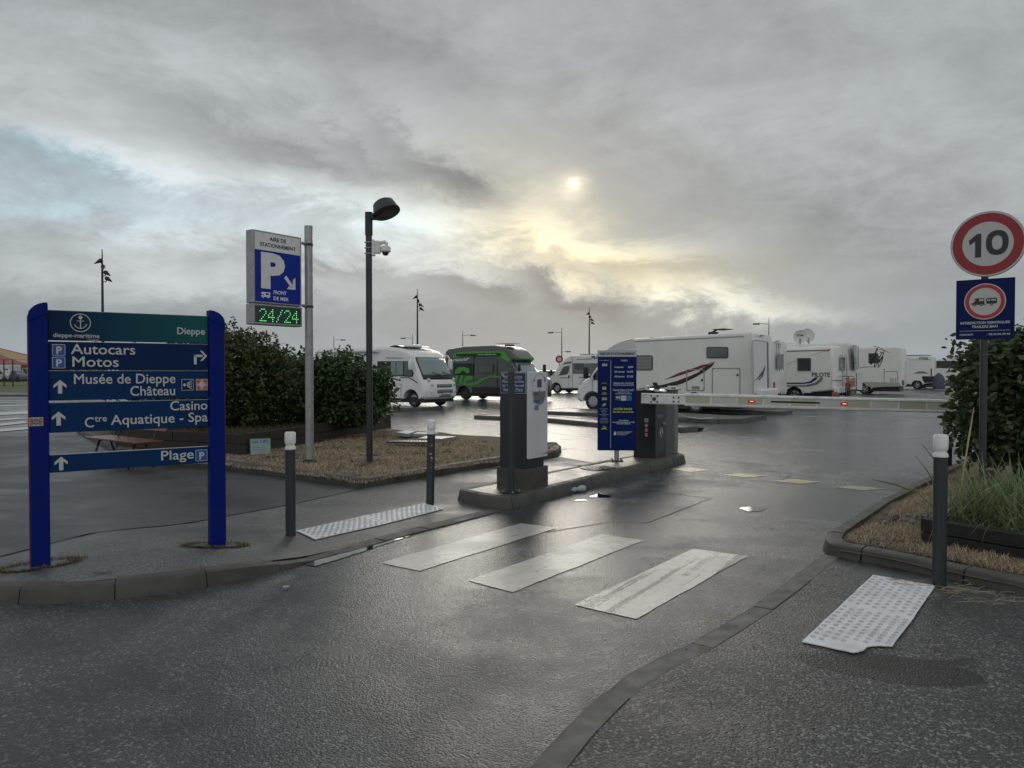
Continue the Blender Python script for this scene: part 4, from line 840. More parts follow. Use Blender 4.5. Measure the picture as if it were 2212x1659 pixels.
for q, r in ((A0+(A1-A0)*.30, .032),):
    for a, c in ((0, 0),): bo.lathe([(0, 0), (r, 0), (r, .02), (r*.5, .03), (0, .03)], 12, Mi@Fr(q+sidev*.05, -d if False else d, upv)@Matrix.Diagonal((1, 1, -1 if Fr(q, d, upv).col[2].to_3d().dot(sidev) < 0 else 1, 1)))
for fr, lst in ((.30, [(-.05, -.05), (.05, -.05), (-.05, .05), (.05, .05)]), (.80, [(-.04, -.035), (.04, -.035), (-.04, .035), (.04, .035)])):
    for a, c in lst:
        q = A0+(A1-A0)*fr+d*a+upv*c; bo.lathe([(0, 0), (.015, 0), (.015, .012), (0, .014)], 8, Mi@Fr(q+sidev*.05, d, upv)@Matrix.Diagonal((1, 1, -1 if Fr(q, d, upv).col[2].to_3d().dot(sidev) < 0 else 1, 1)))
bo.out('hinge_bolts', mat('bolt_dark', (.06, .05, .045), .5), T)
q = pd(2048, 862, 12.1); T = thing('barrier_support', 'black steel post that catches the free end of the barrier arm', 'post', (q.x, 12.1, 0), .0)
b = B(); b.box((-.055, -.04, -.05), (.055, .04, q.z), .006); b.out('post', BLACK, T); b = B(); b.box((-.07, -.10, q.z-.27), (.05, -.04, q.z-.24)); b.out('catch', BLACK, T)
# service cabinet and devices behind the barrier
q = isl(5.15, .30, .14); q = bc+E*.95-NN*.06; q.z = .13
T = thing('service_cabinet', 'pale grey service cabinet half hidden behind the barrier cabinet', 'cabinet', q, RZE)
b = B(); b.box((-.02, .10, 0), (.14, .36, 1.13), .01); b.out('body', mat('cab_grey', (.20, .205, .205), .5, dirt=.3), T)
b = B(); b.box((-.06, .06, 1.13), (.18, .40, 1.16), .008); b.out('lid', mat('lid_grey', (.3, .31, .33), .4), T)
for i, (u, v, w, h, m, lab) in enumerate(((1398, 838, .06, .09, WHITE, 'small white sensor box standing on the barrier cabinet'), (1452, 838, .16, .07, WHITE, 'flat white antenna box on the grey service cabinet'))):
    q = pd(u, v, 13.0+.5*i); T2 = thing('sensor_box', lab, 'sensor', (q.x, q.y, q.z-h/2), .3)
    b = B(); b.box((-w/2, -.04, 0), (w/2, .04, h), .008); b.out('housing', m, T2); b = B(); b.box((-w/4, -.045, h*.3), (w/4, -.04, h*.7)); b.box((-.012, -.012, -.1), (.012, .012, 0)); b.out('lens', GREYM, T2)
q = pd(1417, 836, 13.1); T2 = thing('barrier_camera', 'small black hooded camera on top of the barrier cabinet', 'camera', (q.x, q.y, q.z-.06), .2)
b = B(); b.prism([(-.05, -.04, .14), (.0, -.04, .14), (.06, -.04, .03), (.03, -.04, .0), (-.02, -.04, .03)], (0, .08, 0)); b.out('hood', BLACK, T2); b = B(); b.box((-.02, -.02, -.04), (.02, .02, .02)); b.out('bracket', BLACK, T2)
# cable trailing to the motorhome
cp = [pd(1441, 870, 13.3), pd(1447, 885, 13.8), gp(1463, 893, .35), gp(1484, 900, .16), gp(1510, 904, .13), gp(1540, 903, .13)]
b = B(); b.tube(cp, .012, 6); b.out('cable', WHITE, None, smooth=60, label='thin white power cable looping from the barrier cabinet over the parking island', cat='cable')
# ---- bench
q0 = gp(181, 945, .45); q1 = gp(295, 958, .45); q2 = q0+(q1-q0)*1.0
bd = (q1-q0).normalized(); BL = (q1-q0).length
T = thing('park_bench', 'low bench with wet red-brown slats and black iron legs behind the blue sign', 'bench', (q0.x, q0.y, 0.0), math.atan2(bd.y, bd.x))
for i in range(4):
    b = B(); b.box((0, .115*i, .435), (BL, .115*i+.10, .465), .006); b.out('seat_slat', BENCHW, T)
for i in range(2):
    b = B(); b.box((.0, -.02, 0), (BL, .01, .10), .006, Matrix.Translation((0, .50+.04*i, .60+.13*i))@Matrix.Rotation(-.25, 4, 'X')); b.out('back_slat', BENCHW, T)
for x in (.28, BL-.32):
    for y0, yk in ((.05, -1), (.40, 1)):
        b = B(); b.tube([(x, y0-.05*yk*-1, 0.0), (x, y0+.02*yk*-1, .22), (x, y0+.08*-yk, .40), (x, .22, .43)], [.03, .022, .02, .018], 8); b.out('leg', BLACK, T, smooth=50)
    b = B(); b.tube([(x, .42, .40), (x, .50, .58), (x, .60, .86)], .018, 8); b.out('back_support', BLACK, T, smooth=50)
b = B(); b.box((.1, .2, .415), (BL-.1, .23, .434)); b.out('rail', BLACK, T)
# ---- planter box of timber sleepers (left)
pA = gp(120, 932, .5); pA = Vector((-10.4, 17.2, 0)); p0 = Vector(((248-1106)/1650*14.9, 14.9, 0)); p1 = Vector(((528-1106)/1650*13.55, 13.55, 0)); p2 = Vector(((845-1106)/1650*19.8, 19.8, 0)); p3 = Vector((-10.9, 20.6, 0))
T = thing('timber_planter', 'long raised planter of dark weathered sleepers holding the two big bushes', 'planter', (p1.x, p1.y, .10), 0)
def sleeper_wall(Tt, a, b2, h, n, th, mt, org, seed=0):
    a = a-org; b2 = b2-org; a.z = b2.z = 0; L = (b2-a).length; ang = math.atan2((b2-a).y, (b2-a).x); rnd = random.Random(seed); hh = h/n
    for r in range(n):
        x = -rnd.uniform(0, 1.6) if r % 2 else 0
        while x < L-.05:
            ln = 2.2; x0 = max(x, 0); x1 = min(x+ln, L)
            if x1-x0 > .1:
                b = B(); b.box((x0+.006, rnd.uniform(-.006, .006), r*hh+.003), (x1-.006, th, (r+1)*hh-.003), .008, Matrix.Translation(a)@Matrix.Rotation(ang, 4, 'Z')); b.out('sleeper', mt, Tt)
            x += ln
org = Vector((p1.x, p1.y, 0))
for i, (a, b2) in enumerate(((p0, p1), (p1, p2))): sleeper_wall(T, a, b2, .38, 2, .12, TIMBER, org, i)
sleeper_wall(T, p2+Vector((-.02, .13, 0)), p3, .38, 2, .12, TIMBER, org, 5); sleeper_wall(T, p3, p0, .38, 2, .12, TIMBER, org, 7)
so = sheet('soil', [p-org for p in (p0+Vector((0, .1, 0)), p1+Vector((-.05, .15, 0)), p2+Vector((-.15, .0, 0)), p3)], SOILD, .0, lambda x, y: .33+.04*noise.noise(Vector((x*2, y*2, 0))), .4, parent=T)
# placard leaning on the planter
q = gp(541, 981, .12); T = thing('placard', 'small faded white placard with green edge leaning against the timber planter', 'placard', (q.x, q.y-.02, .10), .42, rot=(-.22, 0, .42))
b = B(); b.box((0, -.01, 0), (.36, .006, .30), .002); pp = b.out('plate', mat('placard_green', (.03, .15, .05), .5), T)
f = Fr((0, -.0105, 0), (1, 0, 0), (0, 0, 1)); decal('paper', [rrect(.012, .012, .348, .288, .012)], mat('faded_paper', (.28, .36, .36), .5, dirt=.5, dscale=9), f, pp); text('Les 2 IFS', .075, mat('faded_blue', (.04, .10, .25), .5), f, pp, .18, .215, 'CENTER', z=.002, bold=.02)
decal('faded_lines', [rect(.06, .16-.03*i, .30-.04*(i % 2), .165-.03*i) for i in range(4)], GREYM, f, pp, .002)
# ---- right: black sleeper box round the dune grass
r0 = gp(1987, 1172, .09); r1 = gp(2212, 1214, .09); rd = (r1-r0).normalized(); r2 = r0+rd*3.6; r3 = r0+Vector((.62, .78, 0))*4.2
RQ0, RQ2 = r0.copy(), r2.copy()
RB = thing('timber_border', 'black tarred sleeper border round the dune grass in the right-hand bed', 'planter', (r0.x, r0.y, .07), 0); org = Vector((r0.x, r0.y, 0))
sleeper_wall(RB, r0, r2, .24, 2, .11, TIMBERB, org, 2); sleeper_wall(RB, r3, r0+Vector((.11, 0, 0))+Vector((0, .03, 0)), .24, 2, .11, TIMBERB, org, 3)
# ---- stack of slabs and gratings on the dry grass
def pxy(u, v, z=.12): return gp(u, v, z)
def slab(lab, name, l, m, th, cat='slab', z=.13):
    P = [gp(u, v, z) for u, v in l]; o = P[0].copy(); T = thing(name, lab, cat, o, 0)
    b = B(); b.prism([p-o for p in P], (0, 0, th)); return T, b.out('plate', m, T), P, o
w8 = lambda x, y: ((1500+x/4.424)/1.8228, (1650+y/4.424)/1.8228)
LT8 = mat('slab_light', (.36, .37, .37), .18)
slab('pale concrete inspection slab lying farthest left on the dry grass', 'concrete_slab', [w8(262, 285), w8(425, 245), w8(600, 270), w8(460, 312)], LT8, .07, z=.16)
slab('second pale slab overlapping the first near the lot edge', 'concrete_slab', [w8(555, 300), w8(640, 275), w8(1010, 285), w8(890, 305)], LT8, .06, z=.15)
T, pl, P, o = slab('flat grey slab with a pitted surface nearest the leaning bollard', 'concrete_slab', [w8(640, 385), w8(800, 340), w8(1310, 352), w8(1050, 392)], mat('pitted_slab', (.25, .25, .24), .25, dirt=1., dscale=14, bump=.8, bscale=30), .06, z=.13)
T = thing('drain_grate', 'slightly bowed slotted drain grating lying on the dry grass', 'drain grating', gp(*w8(190, 440), .12), 0); o = T.location
a0, a1, c1, c0 = [gp(*w8(*p), .17)-o for p in ((85, 425), (860, 430), (820, 405), (200, 400))]
b = B(); b.prism([a0, a1, c1, c0], (0, 0, .03)); b.out('frame', CABG, T)
for i in range(13):
    s0 = (i+.6)/14.; s1 = (i+1.05)/14.
    q = [c0.lerp(c1, s0), a0.lerp(a1, s0), a0.lerp(a1, s1), c0.lerp(c1, s1)]; b = B(); b.prism([p+Vector((0, 0, .031)) for p in q], (0, 0, .012)); b.out('bar', LT8, T)
# ---- crushed bottle, cup lid, dead leaf
q = gp(1238, 1064); T = thing('plastic_bottle', 'crushed clear plastic bottle lying against the island kerb', 'bottle', q, math.radians(32))
PLAS = mat('clear_plastic', (.55, .6, .66), .12, dirt=.2, dscale=60, trans=.35, bump=.6, bscale=60)
mt = Matrix.Translation((-.02, .0, .036))@Matrix.Rotation(math.radians(88), 4, 'Y')
b = B(); b.lathe([(0, 0), (.02, .004), (.033, .02), (.034, .06), (.026, .075), (.022, .085), (.030, .10), (.040, .13), (.042, .19), (.035, .215), (0, .22)], 14, mt)
for v in b.bm.verts: v.co += Vector((noise.noise(v.co*40), noise.noise(v.co*40+Vector((5, 0, 0))), noise.noise(v.co*40+Vector((0, 9, 0)))))*.006; v.co.z = max(v.co.z, .001)
b.out('bottle_body', PLAS, T, smooth=60); b = B(); b.lathe([(.014, 0), (.014, .012), (0, .012)], 10, Matrix.Translation((-.03, 0, .036))@Matrix.Rotation(math.radians(88), 4, 'Y')); b.out('cap', WHITE, T)
q = gp(618.5, 1272); T = thing('cup_lid', 'small translucent plastic cup lying on the road below the left kerb', 'cup', q, 0)
b = B(); b.lathe([(0, .004), (.012, .002), (.021, .018), (.024, .019), (.022, .015), (.014, .0), (0, 0)], 16); b.out('shell', PLAS, T, smooth=50)
q = gh(222, 1241); T = thing('dead_leaf', 'curled brown dead leaf on the left pavement near the kerb', 'leaf', (q.x, q.y, q.z+.008), .3)
b = B(); b.grid([[(x*.03, y*.015, .012*math.sin(x*2+y*3)**2+.003) for y in range(-1, 2)] for x in range(-2, 3)]); b.out('blade', mat('brown_leaf', (.06, .025, .015), .7), T)
# ---- far lights, container, tents -------------------------------------------
def mast(u, vt, d, lab, base=12.):
    q = pd(u, vt, d); h = q.z; T = thing('floodlight_mast', lab, 'floodlight mast', (q.x, d, 0), 0, group='tall floodlight masts'); s = h/12.
    b = B(); b.tube([(0, 0, 0), (0, 0, h*.55), (0, 0, h*.86), (-.0, 0, h)], [.15*s, .11*s, .085*s, .035*s], 10); b.out('mast', BLACK, T, smooth=50)
    for i, (zf, ax, yaw) in enumerate(((.915, -.10, 1.6), (.872, .10, 1.2), (.83, .34, .3), (.788, .44, .2))):
        z = h*zf; b = B(); m = Matrix.Translation((ax*s, -.05, z))@Matrix.Rotation(-yaw if i else -2.6, 4, 'Z')@Matrix.Rotation(.35, 4, 'Y')
        for k in range(1): b.tube([m@Vector((-.20*s, 0, .02)), m@Vector((-.14*s, 0, .03)), m@Vector((0, 0, .03)), m@Vector((.16*s, 0, 0)), m@Vector((.55*s, 0, -.08))], [.05*s, .16*s, .19*s, .14*s, .03*s], 10)
        b.tube([(0, 0, z-.25*s), (ax*s*.6, 0, z-.25*s), (ax*s*.9, 0, z-.1)], .04*s, 6); b.out('floodlight', BLACK, T, smooth=50)
mast(220.5, 538, 62, 'nearest floodlight mast, rising behind the blue direction sign')
mast(901.5, 624, 93, 'middle floodlight mast with four lamps, above the white motorhome with the big windscreen')
mast(1273, 664, 121, 'farthest floodlight mast, above the white camper beside the tariff board')
def lampost(u, vt, d, side, lab, lower=None):
    q = pd(u, vt, d); h = q.z; T = thing('street_lamp', lab, 'street lamp', (q.x, d, 0), 0, group='distant street lamps')
    b = B(); b.tube([(0, 0, 0), (0, 0, h*.75), (0, 0, h)], [.11, .07, .03], 8); b.out('pole', GREYM, T)
    b = B(); za = h*.90; b.tube([(0, 0, za), (side*1.0, 0, za+.08), (side*1.3, 0, za+.03)], [.035, .035, .035], 6); b.tube([(side*1.2, 0, za+.02), (side*2.0, 0, za)], [.12, .09], 8); b.out('lamp_arm', GREYM, T)
    if lower: b = B(); zl = lower; b.tube([(0, 0, zl), (-side*.6, 0, zl+.03)], .03, 6); b.tube([(-side*.6, 0, zl), (-side*1.3, 0, zl)], [.10, .08], 8); b.out('lower_arm', GREYM, T)
lampost(721, 725, 130, 1, 'thin street lamp seen just above the rounded bush right of the P sign')
lampost(891, 721, 128, -1, 'thin street lamp behind the white motorhome, just left of the middle floodlight mast')
lampost(999.5, 714, 118, 1, 'thin street lamp rising behind the charcoal and green van')
lampost(1213.5, 707, 108, -1, 'thin two-armed street lamp above the cab of the small white camper', 4.2)
lampost(1661, 686, 96, -1, 'thin street lamp behind the rear of the large white motorhome')
T = thing('small_road_sign', 'distant round red-rimmed road sign above the cab of the small white camper', 'road sign', (gp(1207, 829).x*1.0, 70, 0)); q = pd(1208, 776, 70); T.location = (q.x, 70, 0)
b = B(); b.tube([(0, 0, 0), (0, 0, q.z)], .04, 8); b.out('post', GREYM, T); b = B(); b.lathe([(0, 0), (.35, 0), (.35, .03), (0, .03)], 20, Fr((0, -.05, q.z), (1, 0, 0), (0, 0, 1))); dd = b.out('disc', WHS, T); decal('ring', ring2(0, 0, .2, .34, 20), REDS, Fr((0, -.05, q.z), (1, 0, 0), (0, 0, 1)), dd, .031)
q = pd(1166, 803, 88); q2 = pd(1202, 803, 88); T = thing('recycling_container', 'green container with a white mark, far behind between the ticket machine and the small camper', 'container', (q.x, 88, 0))
b = B(); b.box((0, 0, 0), (q2.x-q.x, 2.2, q.z), .05); cc = b.out('body', mat('container_green', (.03, .13, .09), .5, dirt=.3), T); b = B(); b.box((-.05, -.05, q.z), (q2.x-q.x+.05, 2.25, q.z+.08)); b.out('lid', CABG, T)
decal('panel', [rect(.9, .2, 1.9, 1.2)], mat('container_teal', (.05, .22, .22), .5), Fr((0, -.03, 0), (1, 0, 0), (0, 0, 1)), cc); text('H', .6, WHS, Fr((0, -.03, 0), (1, 0, 0), (0, 0, 1)), cc, 1.4, .5, 'CENTER', z=.004)
# big top tents, far left
TRED = mat('tent_red', (.26, .06, .055), .6, dirt=.2, dscale=.3); TYEL = mat('tent_yellow', (.38, .26, .12), .6, dirt=.2, dscale=.3); TDR = mat('valance_red', (.20, .022, .022), .6)
def tent(cx, d, R, hz, peak, lab, ph=0., n=16):
    T = thing('circus_tent', lab, 'tent', (cx, d, .1))
    for k in range(n):
        a0 = 2*math.pi*(k+ph)/n; a1 = 2*math.pi*(k+1+ph)/n; rows = []
        for i in range(7):
            s = i/6; r = R*(1-s*.96); z = hz+(peak-hz)*(s**1.5); rows.append([(r*math.cos(a), r*math.sin(a), z) for a in (a0, (a0+a1)/2, a1)])
        b = B(); b.grid(rows); b.out('roof_panel', (TRED, TYEL)[k % 2], T, smooth=60)
    b = B()
    for k in range(48):
        a0 = 2*math.pi*k/48; a1 = 2*math.pi*(k+1)/48; am = (a0+a1)/2; r = R*1.003
        b.bm.faces.new([b.bm.verts.new(p) for p in ((r*math.cos(a0), r*math.sin(a0), hz), (r*math.cos(a1), r*math.sin(a1), hz), (r*math.cos(a1), r*math.sin(a1), hz-.9), (r*math.cos(am), r*math.sin(am), hz-1.15), (r*math.cos(a0), r*math.sin(a0), hz-.9))])
    b.out('valance', TDR, T); b = B()
    for k in range(12): a = 2*math.pi*k/12; b.tube([(R*math.cos(a), R*math.sin(a), 0), (R*math.cos(a), R*math.sin(a), hz)], .06, 5)
    b.out('poles', GREYM, T); b = B(); b.tube([(0, 0, 0), (0, 0, peak+.8)], .12, 6); b.out('centre_pole', GREYM, T)
q = pd(-20, 790, 105); tent(q.x-10, 116, 17, pd(0, 789, 105).z, pd(0, 738, 110).z, 'nearer red and yellow striped circus tent at the left edge', 0, 12)
q = pd(75, 790, 125); tent(q.x+4, 136, 11, pd(0, 780, 125).z, pd(0, 745, 125).z+.8, 'farther circus tent whose peak rises behind the left post of the blue sign', .5)
def trailer(u0, u1, vt, d, m, lab, nwin):
    a = pd(u0, vt, d); b2 = pd(u1, vt, d); w = b2.x-a.x; T = thing('site_trailer', lab, 'trailer', (a.x, d, .1)); h = a.z-.1
    b = B(); b.box((0, 0, .7), (w, 2.4, h), .05); bo_ = b.out('body', m, T)
    for i in range(nwin):
        x = w*(i+.6)/nwin; b = B(); b.box((x-.35, -.03, h-1.5), (x+.35, .0, h-.4)); fr = b.out('window', WHITE, bo_); b = B(); b.box((x-.27, -.04, h-1.4), (x+.27, -.03, h-.5)); b.out('pane', GLASSM, fr)
    for x in (w*.25, w*.75): b = B(); b.lathe([(0, 0), (.35, 0), (.35, .2), (0, .2)], 14, Fr((x, .25, .35), (1, 0, 0), (0, 0, 1))); b.out('wheel', RUBBER, T)
trailer(-30, 20, 788, 100, mat('trailer_white', (.55, .55, .55), .5), 'pale site trailer under the tent edge at far left', 3)
trailer(21, 62, 788, 104, mat('trailer_red', (.16, .02, .025), .5), 'dark red site trailer with a white door beside the circus tent', 2)
trailer(64, 215, 792, 112, mat('trailer_red', (.16, .02, .025), .5), 'long dark red trailer glimpsed through the slot of the blue sign', 6)
def car(u0, u1, d, m, lab, group=None):
    a = gp(u0, 829); x0 = pd(u0, 800, d).x; x1 = pd(u1, 800, d).x; Lc = x1-x0; k = Lc/4.3
    T = thing('parked_car', lab, 'car', (x0, d, .1))
    pr = [(0, .3), (0, .85), (.35, .95), (.9, 1.4), (2.4, 1.45), (3.1, .98), (4.15, .82), (4.3, .6), (4.3, .3)]; b = B(); b.prism([(x*k, 0, z) for x, z in pr], (0, 1.75, 0)); bod = b.out('body', m, T)
    b = B(); b.prism([(x*k, -.02, z) for x, z in [(.5, .95), (1., 1.35), (2.35, 1.38), (2.9, .98)]], (0, .015, 0)); b.out('window', GLASS, bod)
    for x in (.8, 3.4): b = B(); b.lathe([(0, 0), (.31, 0), (.31, .2), (0, .2)], 16, Fr((x*k, .16, .31), (1, 0, 0), (0, 0, 1))); b.out('wheel', RUBBER, T)
car(19, 42, 96, mat('car_blue', (.06, .08, .14), .3), 'small grey-blue car parked on the grass in front of the red trailer')
car(-12, 15, 98, mat('car_pale', (.4, .42, .42), .3), 'pale car half cut by the left edge of the picture')
T = thing('mesh_fence', 'thin wire fence on dark posts standing on the meadow at far left', 'fence', (gp(0, 838).x, 70, .1), 0)
for u in (-40, 9, 28, 77, 110, 150): b = B(); x = pd(u, 830, 70).x-T.location.x; b.tube([(x, 0, 0), (x, 0, 2.5)], .06, 6); b.out('fence_post', CABG, T)
b = B()
for z in (.1, .5, .9, 1.3, 1.7, 2.1, 2.45): b.tube([(-4, 0, z), (6, 0, z)], .012, 4)
b.out('wires', CABG, T)
# ================================================================ VEHICLES
C1 = lambda x, y: ((2100+x/2.212)/1.8228, (1250+y/2.212)/1.8228)
C2 = lambda x, y: ((2900+x/2.212)/1.8228, (1250+y/2.212)/1.8228)
C5 = lambda x, y: ((1400+x/2.765)/1.8228, (1300+y/2.765)/1.8228)
C6 = lambda x, y: ((2150+x/3.687)/1.8228, (1150+y/3.687)/1.8228)
def arch(x, r, z=.36, n=9):                       # wheel arch, front to rear along the sill
    a0 = math.asin(min(1, max(0, (z-.34)/r)))
    return [(x-r*math.cos(a), .34+r*math.sin(a), 0) for a in [a0+(math.pi-2*a0)*i/n for i in range(n+1)]]
def vbody(name, prof, w, m, parent, r=.09, fc=0., xf=.2, tum=0., rc=.0, wb=None):
    P = [(p[0], p[1], p[2] if len(p) > 2 else 1) for p in prof]; n = len(P)
    ar = sum(P[i][0]*P[(i+1) % n][1]-P[(i+1) % n][0]*P[i][1] for i in range(n)); sg = 1 if ar > 0 else -1
    nr = []
    for i in range(n):
        a = Vector(P[i-1][:2]); c = Vector(P[(i+1) % n][:2]); d = (c-a).normalized(); nr.append(Vector((-d.y, d.x))*sg)
    zt = max(p[1] for p in P); zb = min(p[1] for p in P); xr = min(p[0] for p in P)
    b = B(); rows = []
    for t in (-1, -.992, -.97, -.93, -.86, -.7, -.4, 0, .4, .7, .86, .93, .97, .992, 1):
        dist = w*(1-abs(t)); k = r-math.sqrt(max(0, r*r-(r-dist)**2)) if dist < r else 0
        row = []
        for (x, z, wt), nv in zip(P, nr):
            xx = x+nv.x*k*wt; zz = z+nv.y*k*wt
            xx -= fc*t*t*smooth((x-xf)/.5)*(1 if wt else 0); xx += rc*t*t*smooth((xr+.4-x)/.4)
            row.append(Vector((xx, t*w*(1-tum*max(0, (z-zb-.6)/(zt-zb))), zz)))
        rows.append(row+[row[0]])
    b.grid(rows)
    for rr in (rows[0], rows[-1]): b.bm.faces.new([b.bm.verts.new(q) for q in rr[:-1]])
    bmesh.ops.remove_doubles(b.bm, verts=b.bm.verts, dist=.0008)
    o = b.out(name, m, parent, smooth=32)
    for p in o.data.polygons:
        if len(p.vertices) > 6: p.use_smooth = False
    return o
def wheel(T, x, y, R=.34, m=None, group=None, spokes=5, n=26):
    s = 1 if y > 0 else -1; mm = Matrix.Translation((x, y, R))@Matrix.Rotation(-s*math.pi/2, 4, 'X')
    b = B(); b.lathe([(R*.60, -.20), (R*.93, -.20), (R, -.15), (R, -.04), (R*.93, 0), (R*.72, .008), (R*.62, -.01), (R*.60, -.06)], n, mm); ty = b.out('tyre', RUBBER, T, smooth=50)
    ty.name = 'wheel'
    b = B(); b.lathe([(0, -.07), (R*.60, -.07), (R*.62, -.012), (R*.58, -.005), (R*.56, -.03), (R*.5, -.05)], n, mm)
    for k in range(spokes):
        b.box((R*.12, -R*.075, -.055), (R*.575, R*.075, -.012), .006, mm@Matrix.Rotation(2*math.pi*k/spokes, 4, 'Z')@Matrix.Rotation(0.0, 4, 'Y'))
    b.lathe([(0, .0), (R*.16, -.005), (R*.19, -.03), (R*.19, -.05)], 14, mm); b.out('rim', m or RIM, ty, smooth=40)
    b = B(); b.lathe([(0, -.069), (R*.565, -.069), (R*.565, -.062), (0, -.062)], n, mm); b.out('brake_disc', RIMD, ty)
def place(wheel_px, wy, heading, v=None, dist=None, name='motorhome', label='', cat='motorhome', group='motorhomes and camper vans parked in the lot', wx=0.):
    g = gp(*wheel_px); h = heading.normalized(); l = Vector((-h.y, h.x, 0)); g = g-l*wy-h*wx
    T = thing(name, label, cat, (g.x, g.y, 0), math.atan2(h.y, h.x), group); T['m'] = 1; del T['m']
    return T, Matrix.Translation(g)@Matrix.Rotation(math.atan2(h.y, h.x), 4, 'Z')
def proj(M, pts, conv, p0, n, off=0.):            # picture points onto a plane of the vehicle (local coordinates)
    Mi_ = M.inverted(); c = Mi_@Vector((0, 0, CH)); n = Vector(n).normalized(); out = []
    for p in pts:
        d = Mi_.to_3x3()@ray(*(conv(*p) if conv else p)); t = (Vector(p0)-c).dot(n)/d.dot(n); out.append(c+d*t+n*off)
    return out
def plate(name, pts, n, m, parent, th=.012, **k):
    b = B(); b.prism(pts, Vector(n).normalized()*th); return b.out(name, m, parent, **k)
def trace(name, M, pts, conv, p0, n, m, parent, off=.004, th=.012, zmin=None, **k):
    q = proj(M, pts, conv, p0, n, off)
    return plate(name, q, n, m, parent, th, **k)
def outline(name, M, pts, conv, p0, n, m, parent, w=.02, off=.003, th=.006):
    q = proj(M, pts, conv, p0, n, off); nn = Vector(n).normalized(); b = B()
    for a, c in zip(q, q[1:]+q[:1]):
        d = (c-a).normalized(); s = d.cross(nn)*w/2; b.prism([a-s-d*w/2, a+s-d*w/2, c+s+d*w/2, c-s+d*w/2], nn*th)
    return b.out(name, m, parent)
def rr(x0, y0, x1, y1, r, n=3): return rrect(x0, y0, x1, y1, r, n)
def window(M, x0, y0, x1, y1, conv, p0, n, parent, glass=GLASSM, r=12, fr=6, frame=FRAMEG):
    f_ = trace('window', M, rr(x0, y0, x1, y1, r), conv, p0, n, frame, parent, .004, .018)
    trace('pane', M, rr(x0+fr, y0+fr, x1-fr, y1-fr, max(2, r-fr)), conv, p0, n, glass, f_, .0225, .006); return f_
def mirror(T, x, y, z, m, s): 
    b = B(); b.box((x-.06, y-.05*1, z-.19), (x+.07, y+.12*s if s > 0 else y+.05, z+.19) if s > 0 else (x+.07, y+.05, z+.19), .03); b.tube([(x, y-.2*s, z-.1), (x, y, z-.1)], .025, 6); b.out('mirror', m, T, smooth=40)
HN = -NN; HP = NN.copy()
# ---- 1: white integrated motorhome, nose towards the right
T, M = place((893.5, 879.5), -.95, HN, label='white motorhome with one wide curved windscreen, nose towards us beside the left bushes')
wb, w = 4.0, 1.13
prof = [(-6.1, .42), (-4.44, .40, 0)]+[(x, z, 0) for x, z, _ in arch(-wb, .44)]+[(-3.5, .40, 0), (-.48, .38, 0)]+arch(0, .45)+[(.46, .38, 0), (.92, .36), (1.02, .46), (1.05, .70), (1.0, 1.0), (.90, 1.22), (.80, 1.36), (.30, 2.14), (.12, 2.30), (-.2, 2.45), (-.7, 2.58), (-1.5, 2.66), (-5.9, 2.66), (-6.15, 2.5), (-6.2, 1.5), (-6.15, .5)]
bod = vbody('body', prof, w, VAN, T, r=.16, fc=.28, xf=-.1, tum=.03)
b = B(); b.box((-6, -.95, .2), (.7, .95, .44)); b.out('chassis', BLACK, T)
for x in (0, -wb):
    for y in (-.95, .95): wheel(T, x, y, .34, spokes=8)
sp0 = (0, -w, 0); sn = (0, -1, 0)
wp = trace('side_window', M, [(240, 338), (380, 338), (575, 338), (600, 400), (632, 470), (622, 506), (600, 508), (380, 492), (240, 485)], C5, sp0, sn, BLACK, bod)
trace('pane', M, [(388, 346), (440, 346), (440, 486), (388, 484)], C5, sp0, sn, GLASSL, wp, .018, .004); trace('pane', M, [(447, 346), (518, 344), (518, 488), (447, 487)], C5, sp0, sn, GLASSL, wp, .018, .004); trace('pane', M, [(530, 345), (572, 346), (592, 405), (622, 472), (614, 497), (530, 490)], C5, sp0, sn, GLASSM, wp, .018, .004)
outline('locker', M, rr(375, 585, 495, 768, 8), C5, sp0, sn, SEAM, bod, .02); trace('locker_latch', M, rect(380, 648, 390, 672), C5, sp0, sn, BLACK, bod)
outline('locker', M, rr(150, 585, 300, 768, 8), C5, sp0, sn, SEAM, bod, .02)
trace('black_line', M, [(330, 299), (515, 300), (515, 305), (330, 304)], C5, sp0, sn, BLACK, bod); trace('black_line', M, [(487, 512), (585, 512), (630, 535), (680, 575), (672, 578), (620, 540), (580, 519), (487, 518)], C5, sp0, sn, BLACK, bod)
trace('side_marker', M, rect(337, 727, 355, 738), C5, sp0, sn, ORANGEL, bod)
b = B(); b.tube([(-5.6, -w-.07, 2.48), (-1.9, -w-.07, 2.48)], .085, 10); b.out('awning_case', VAN, T, smooth=40)
b = B(); b.grid([[(-1.4+.12*i, -w+.15+.5*j, 2.65+.06*math.sin(math.pi*min(1, i/6.))) for j in range(5)] for i in range(9)]); b.box((-1.5, -.45, 2.62), (-.7, .45, 2.76), .05); b.out('roof_hatch', VAN, T, smooth=40)
